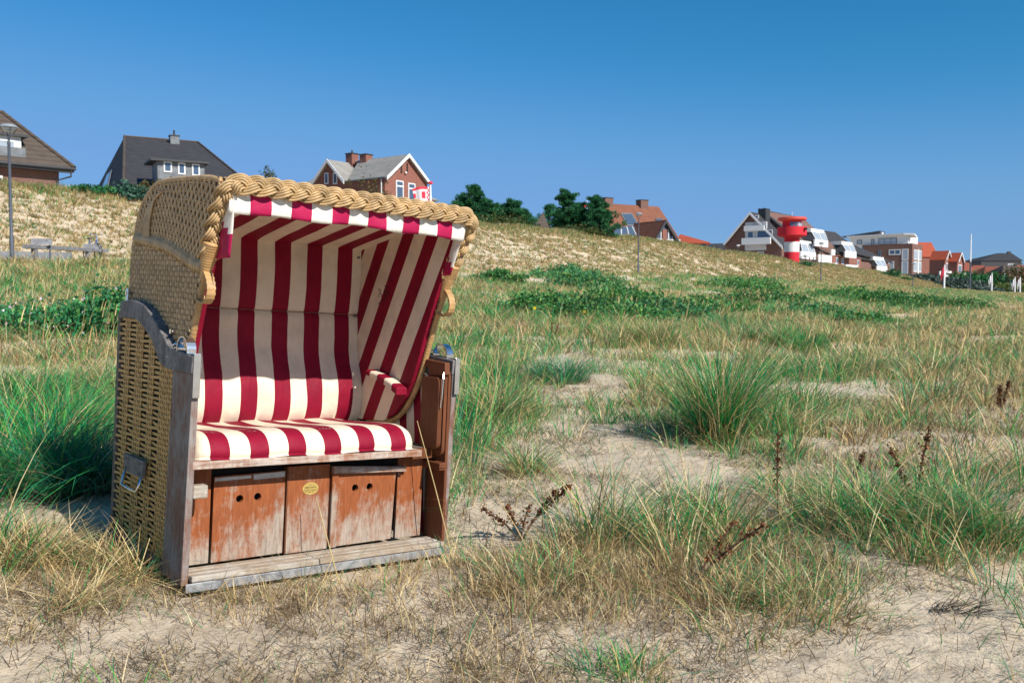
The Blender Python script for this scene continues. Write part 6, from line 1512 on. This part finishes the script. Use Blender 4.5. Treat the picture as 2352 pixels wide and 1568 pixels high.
# bare-ish tree behind the hood
p = W(622, 425, 80); g0 = gz(p.x, p.y)
pine(618, 384, 440, 80, 1.3, 'thin sparse tree top showing above the braided hood edge', None, 700, name='sparse_tree', pal=np.array([[.05, .08, .03], [.08, .09, .04]]))

# dry dock stems --------------------------------------------------------------
DOCK = np.array([[.16, .055, .02], [.22, .08, .03], [.10, .04, .02]])
m_dockstem = plain('dock_stem', (.12, .06, .035), .8, .3, 30)
def dock(u, v, H, stems, label, pal=DOCK):
    x0, y0 = gpix(u, v); z0 = gz(x0, y0); e = tag(empty('dry_dock_plant', loc=(x0, y0, z0)), label, 'dried plant', 'dried dock plants')
    for (dx, hh, cnt) in stems:
        a = crom([(0, 0, -.02), (dx * .35, .02, hh * .4), (dx, rng.uniform(-.05, .05), hh)], 6); MB().tube(a, [.004] * len(a), 6).build('stem', m_dockstem, e)
        A = np.array([list(a[int(len(a) * (.52 + .48 * t)) if int(len(a) * (.52 + .48 * t)) < len(a) else -1]) for t in rng.uniform(0, 1, cnt)]); A = np.repeat(A, 3, 0) + rng.normal(0, .009, (cnt * 3, 3))
        V, Q, C = leaves(A, cnt * 3, .011, pal, elong=1.6); fastmesh('seed_head', V, Q, C, M_DRY, e)
dock(1195, 1240, .5, ((.17, .22, 70), (.22, .26, 80), (-.06, .16, 45), (-.17, .15, 45), (.04, .16, 30)), 'reddish brown dried dock plant right of the chair foot')
dock(1590, 1350, .4, ((.16, .24, 40), (.25, .25, 46)), 'two leaning dried dock stems in the middle foreground')
dock(1790, 1190, .4, ((-.02, .42, 70),), 'thin upright dark dock stem in the middle right')
dock(2110, 1190, .5, ((.02, .46, 90), (-.13, .34, 70)), 'upright dark dock stems in the right foreground')
dock(2300, 960, .4, ((.06, .34, 120), (-.05, .3, 110), (.0, .26, 80)), 'dark dried dock plant near the right edge'  , DOCK * .7)
dock(1268, 790, .5, ((.0, .36, 120), (.12, .34, 80)), 'dark brown dock seed heads behind the bare sand patch')
dock(1960, 1130, .3, ((.05, .22, 60),), 'short dark dock stem left of the right foreground tussocks')
# washed-up dark weed and sticks
def debris(u, v, L, w_, az, n, label, name='seaweed_clump', cat='debris'):
    x0, y0 = gpix(u, v); z0 = gz(x0, y0); b = Blades(); t = rng.uniform(-1, 1, n); px_ = np.cos(az) * t * L + rng.normal(0, w_, n); py_ = np.sin(az) * t * L + rng.normal(0, w_, n)
    P = np.stack([px_, py_, ground(px_ + x0, py_ + y0) - z0 + rng.uniform(0, .03, n)], 1)
    b.add(P, rng.uniform(.04, .12, n), rng.normal(az, .7, n), rng.uniform(.75, .99, n), rng.uniform(-.1, .3, n), .005, pick(BROWN, n) * .5, 3); o = b.build(name, M_DRY); o.location = (x0, y0, z0); tag(o, label, cat)
debris(1580, 1165, .16, .018, -.6, 260, 'dark dried weed strand lying on the sand in the middle')
debris(2195, 1415, .09, .012, -.35, 90, 'dark weed clump lying on the sand at the lower right')
debris(2230, 772, 1.5, .10, 0, 2400, 'long dark strandline of weed at the right edge')
debris(2140, 905, .5, .06, .1, 500, 'dark weed patch right of the round tussock')
# one long bent stem leaning across the drawers, and other single stems at the chair
for (u, v, dx, hh, lab) in ((1040, 1290, -.16, .62, 'long straw stem leaning against the right end of the seat rail'), (780, 1340, -.10, .34, 'thin straw stem standing before the middle drawer panel')):
    x0, y0 = gpix(u, v); a = crom([(0, 0, 0), (dx * .4, .0, hh * .45), (dx, .05, hh)], 6)
    o = MB().tube(a, [.0032 * (1 - .6 * i / len(a)) for i in range(len(a))], 6).build('straw_stem', plain('straw_stem', (.52, .40, .18), .6, .2)); o.location = (x0, y0, gz(x0, y0)); tag(o, lab, 'grass stem')
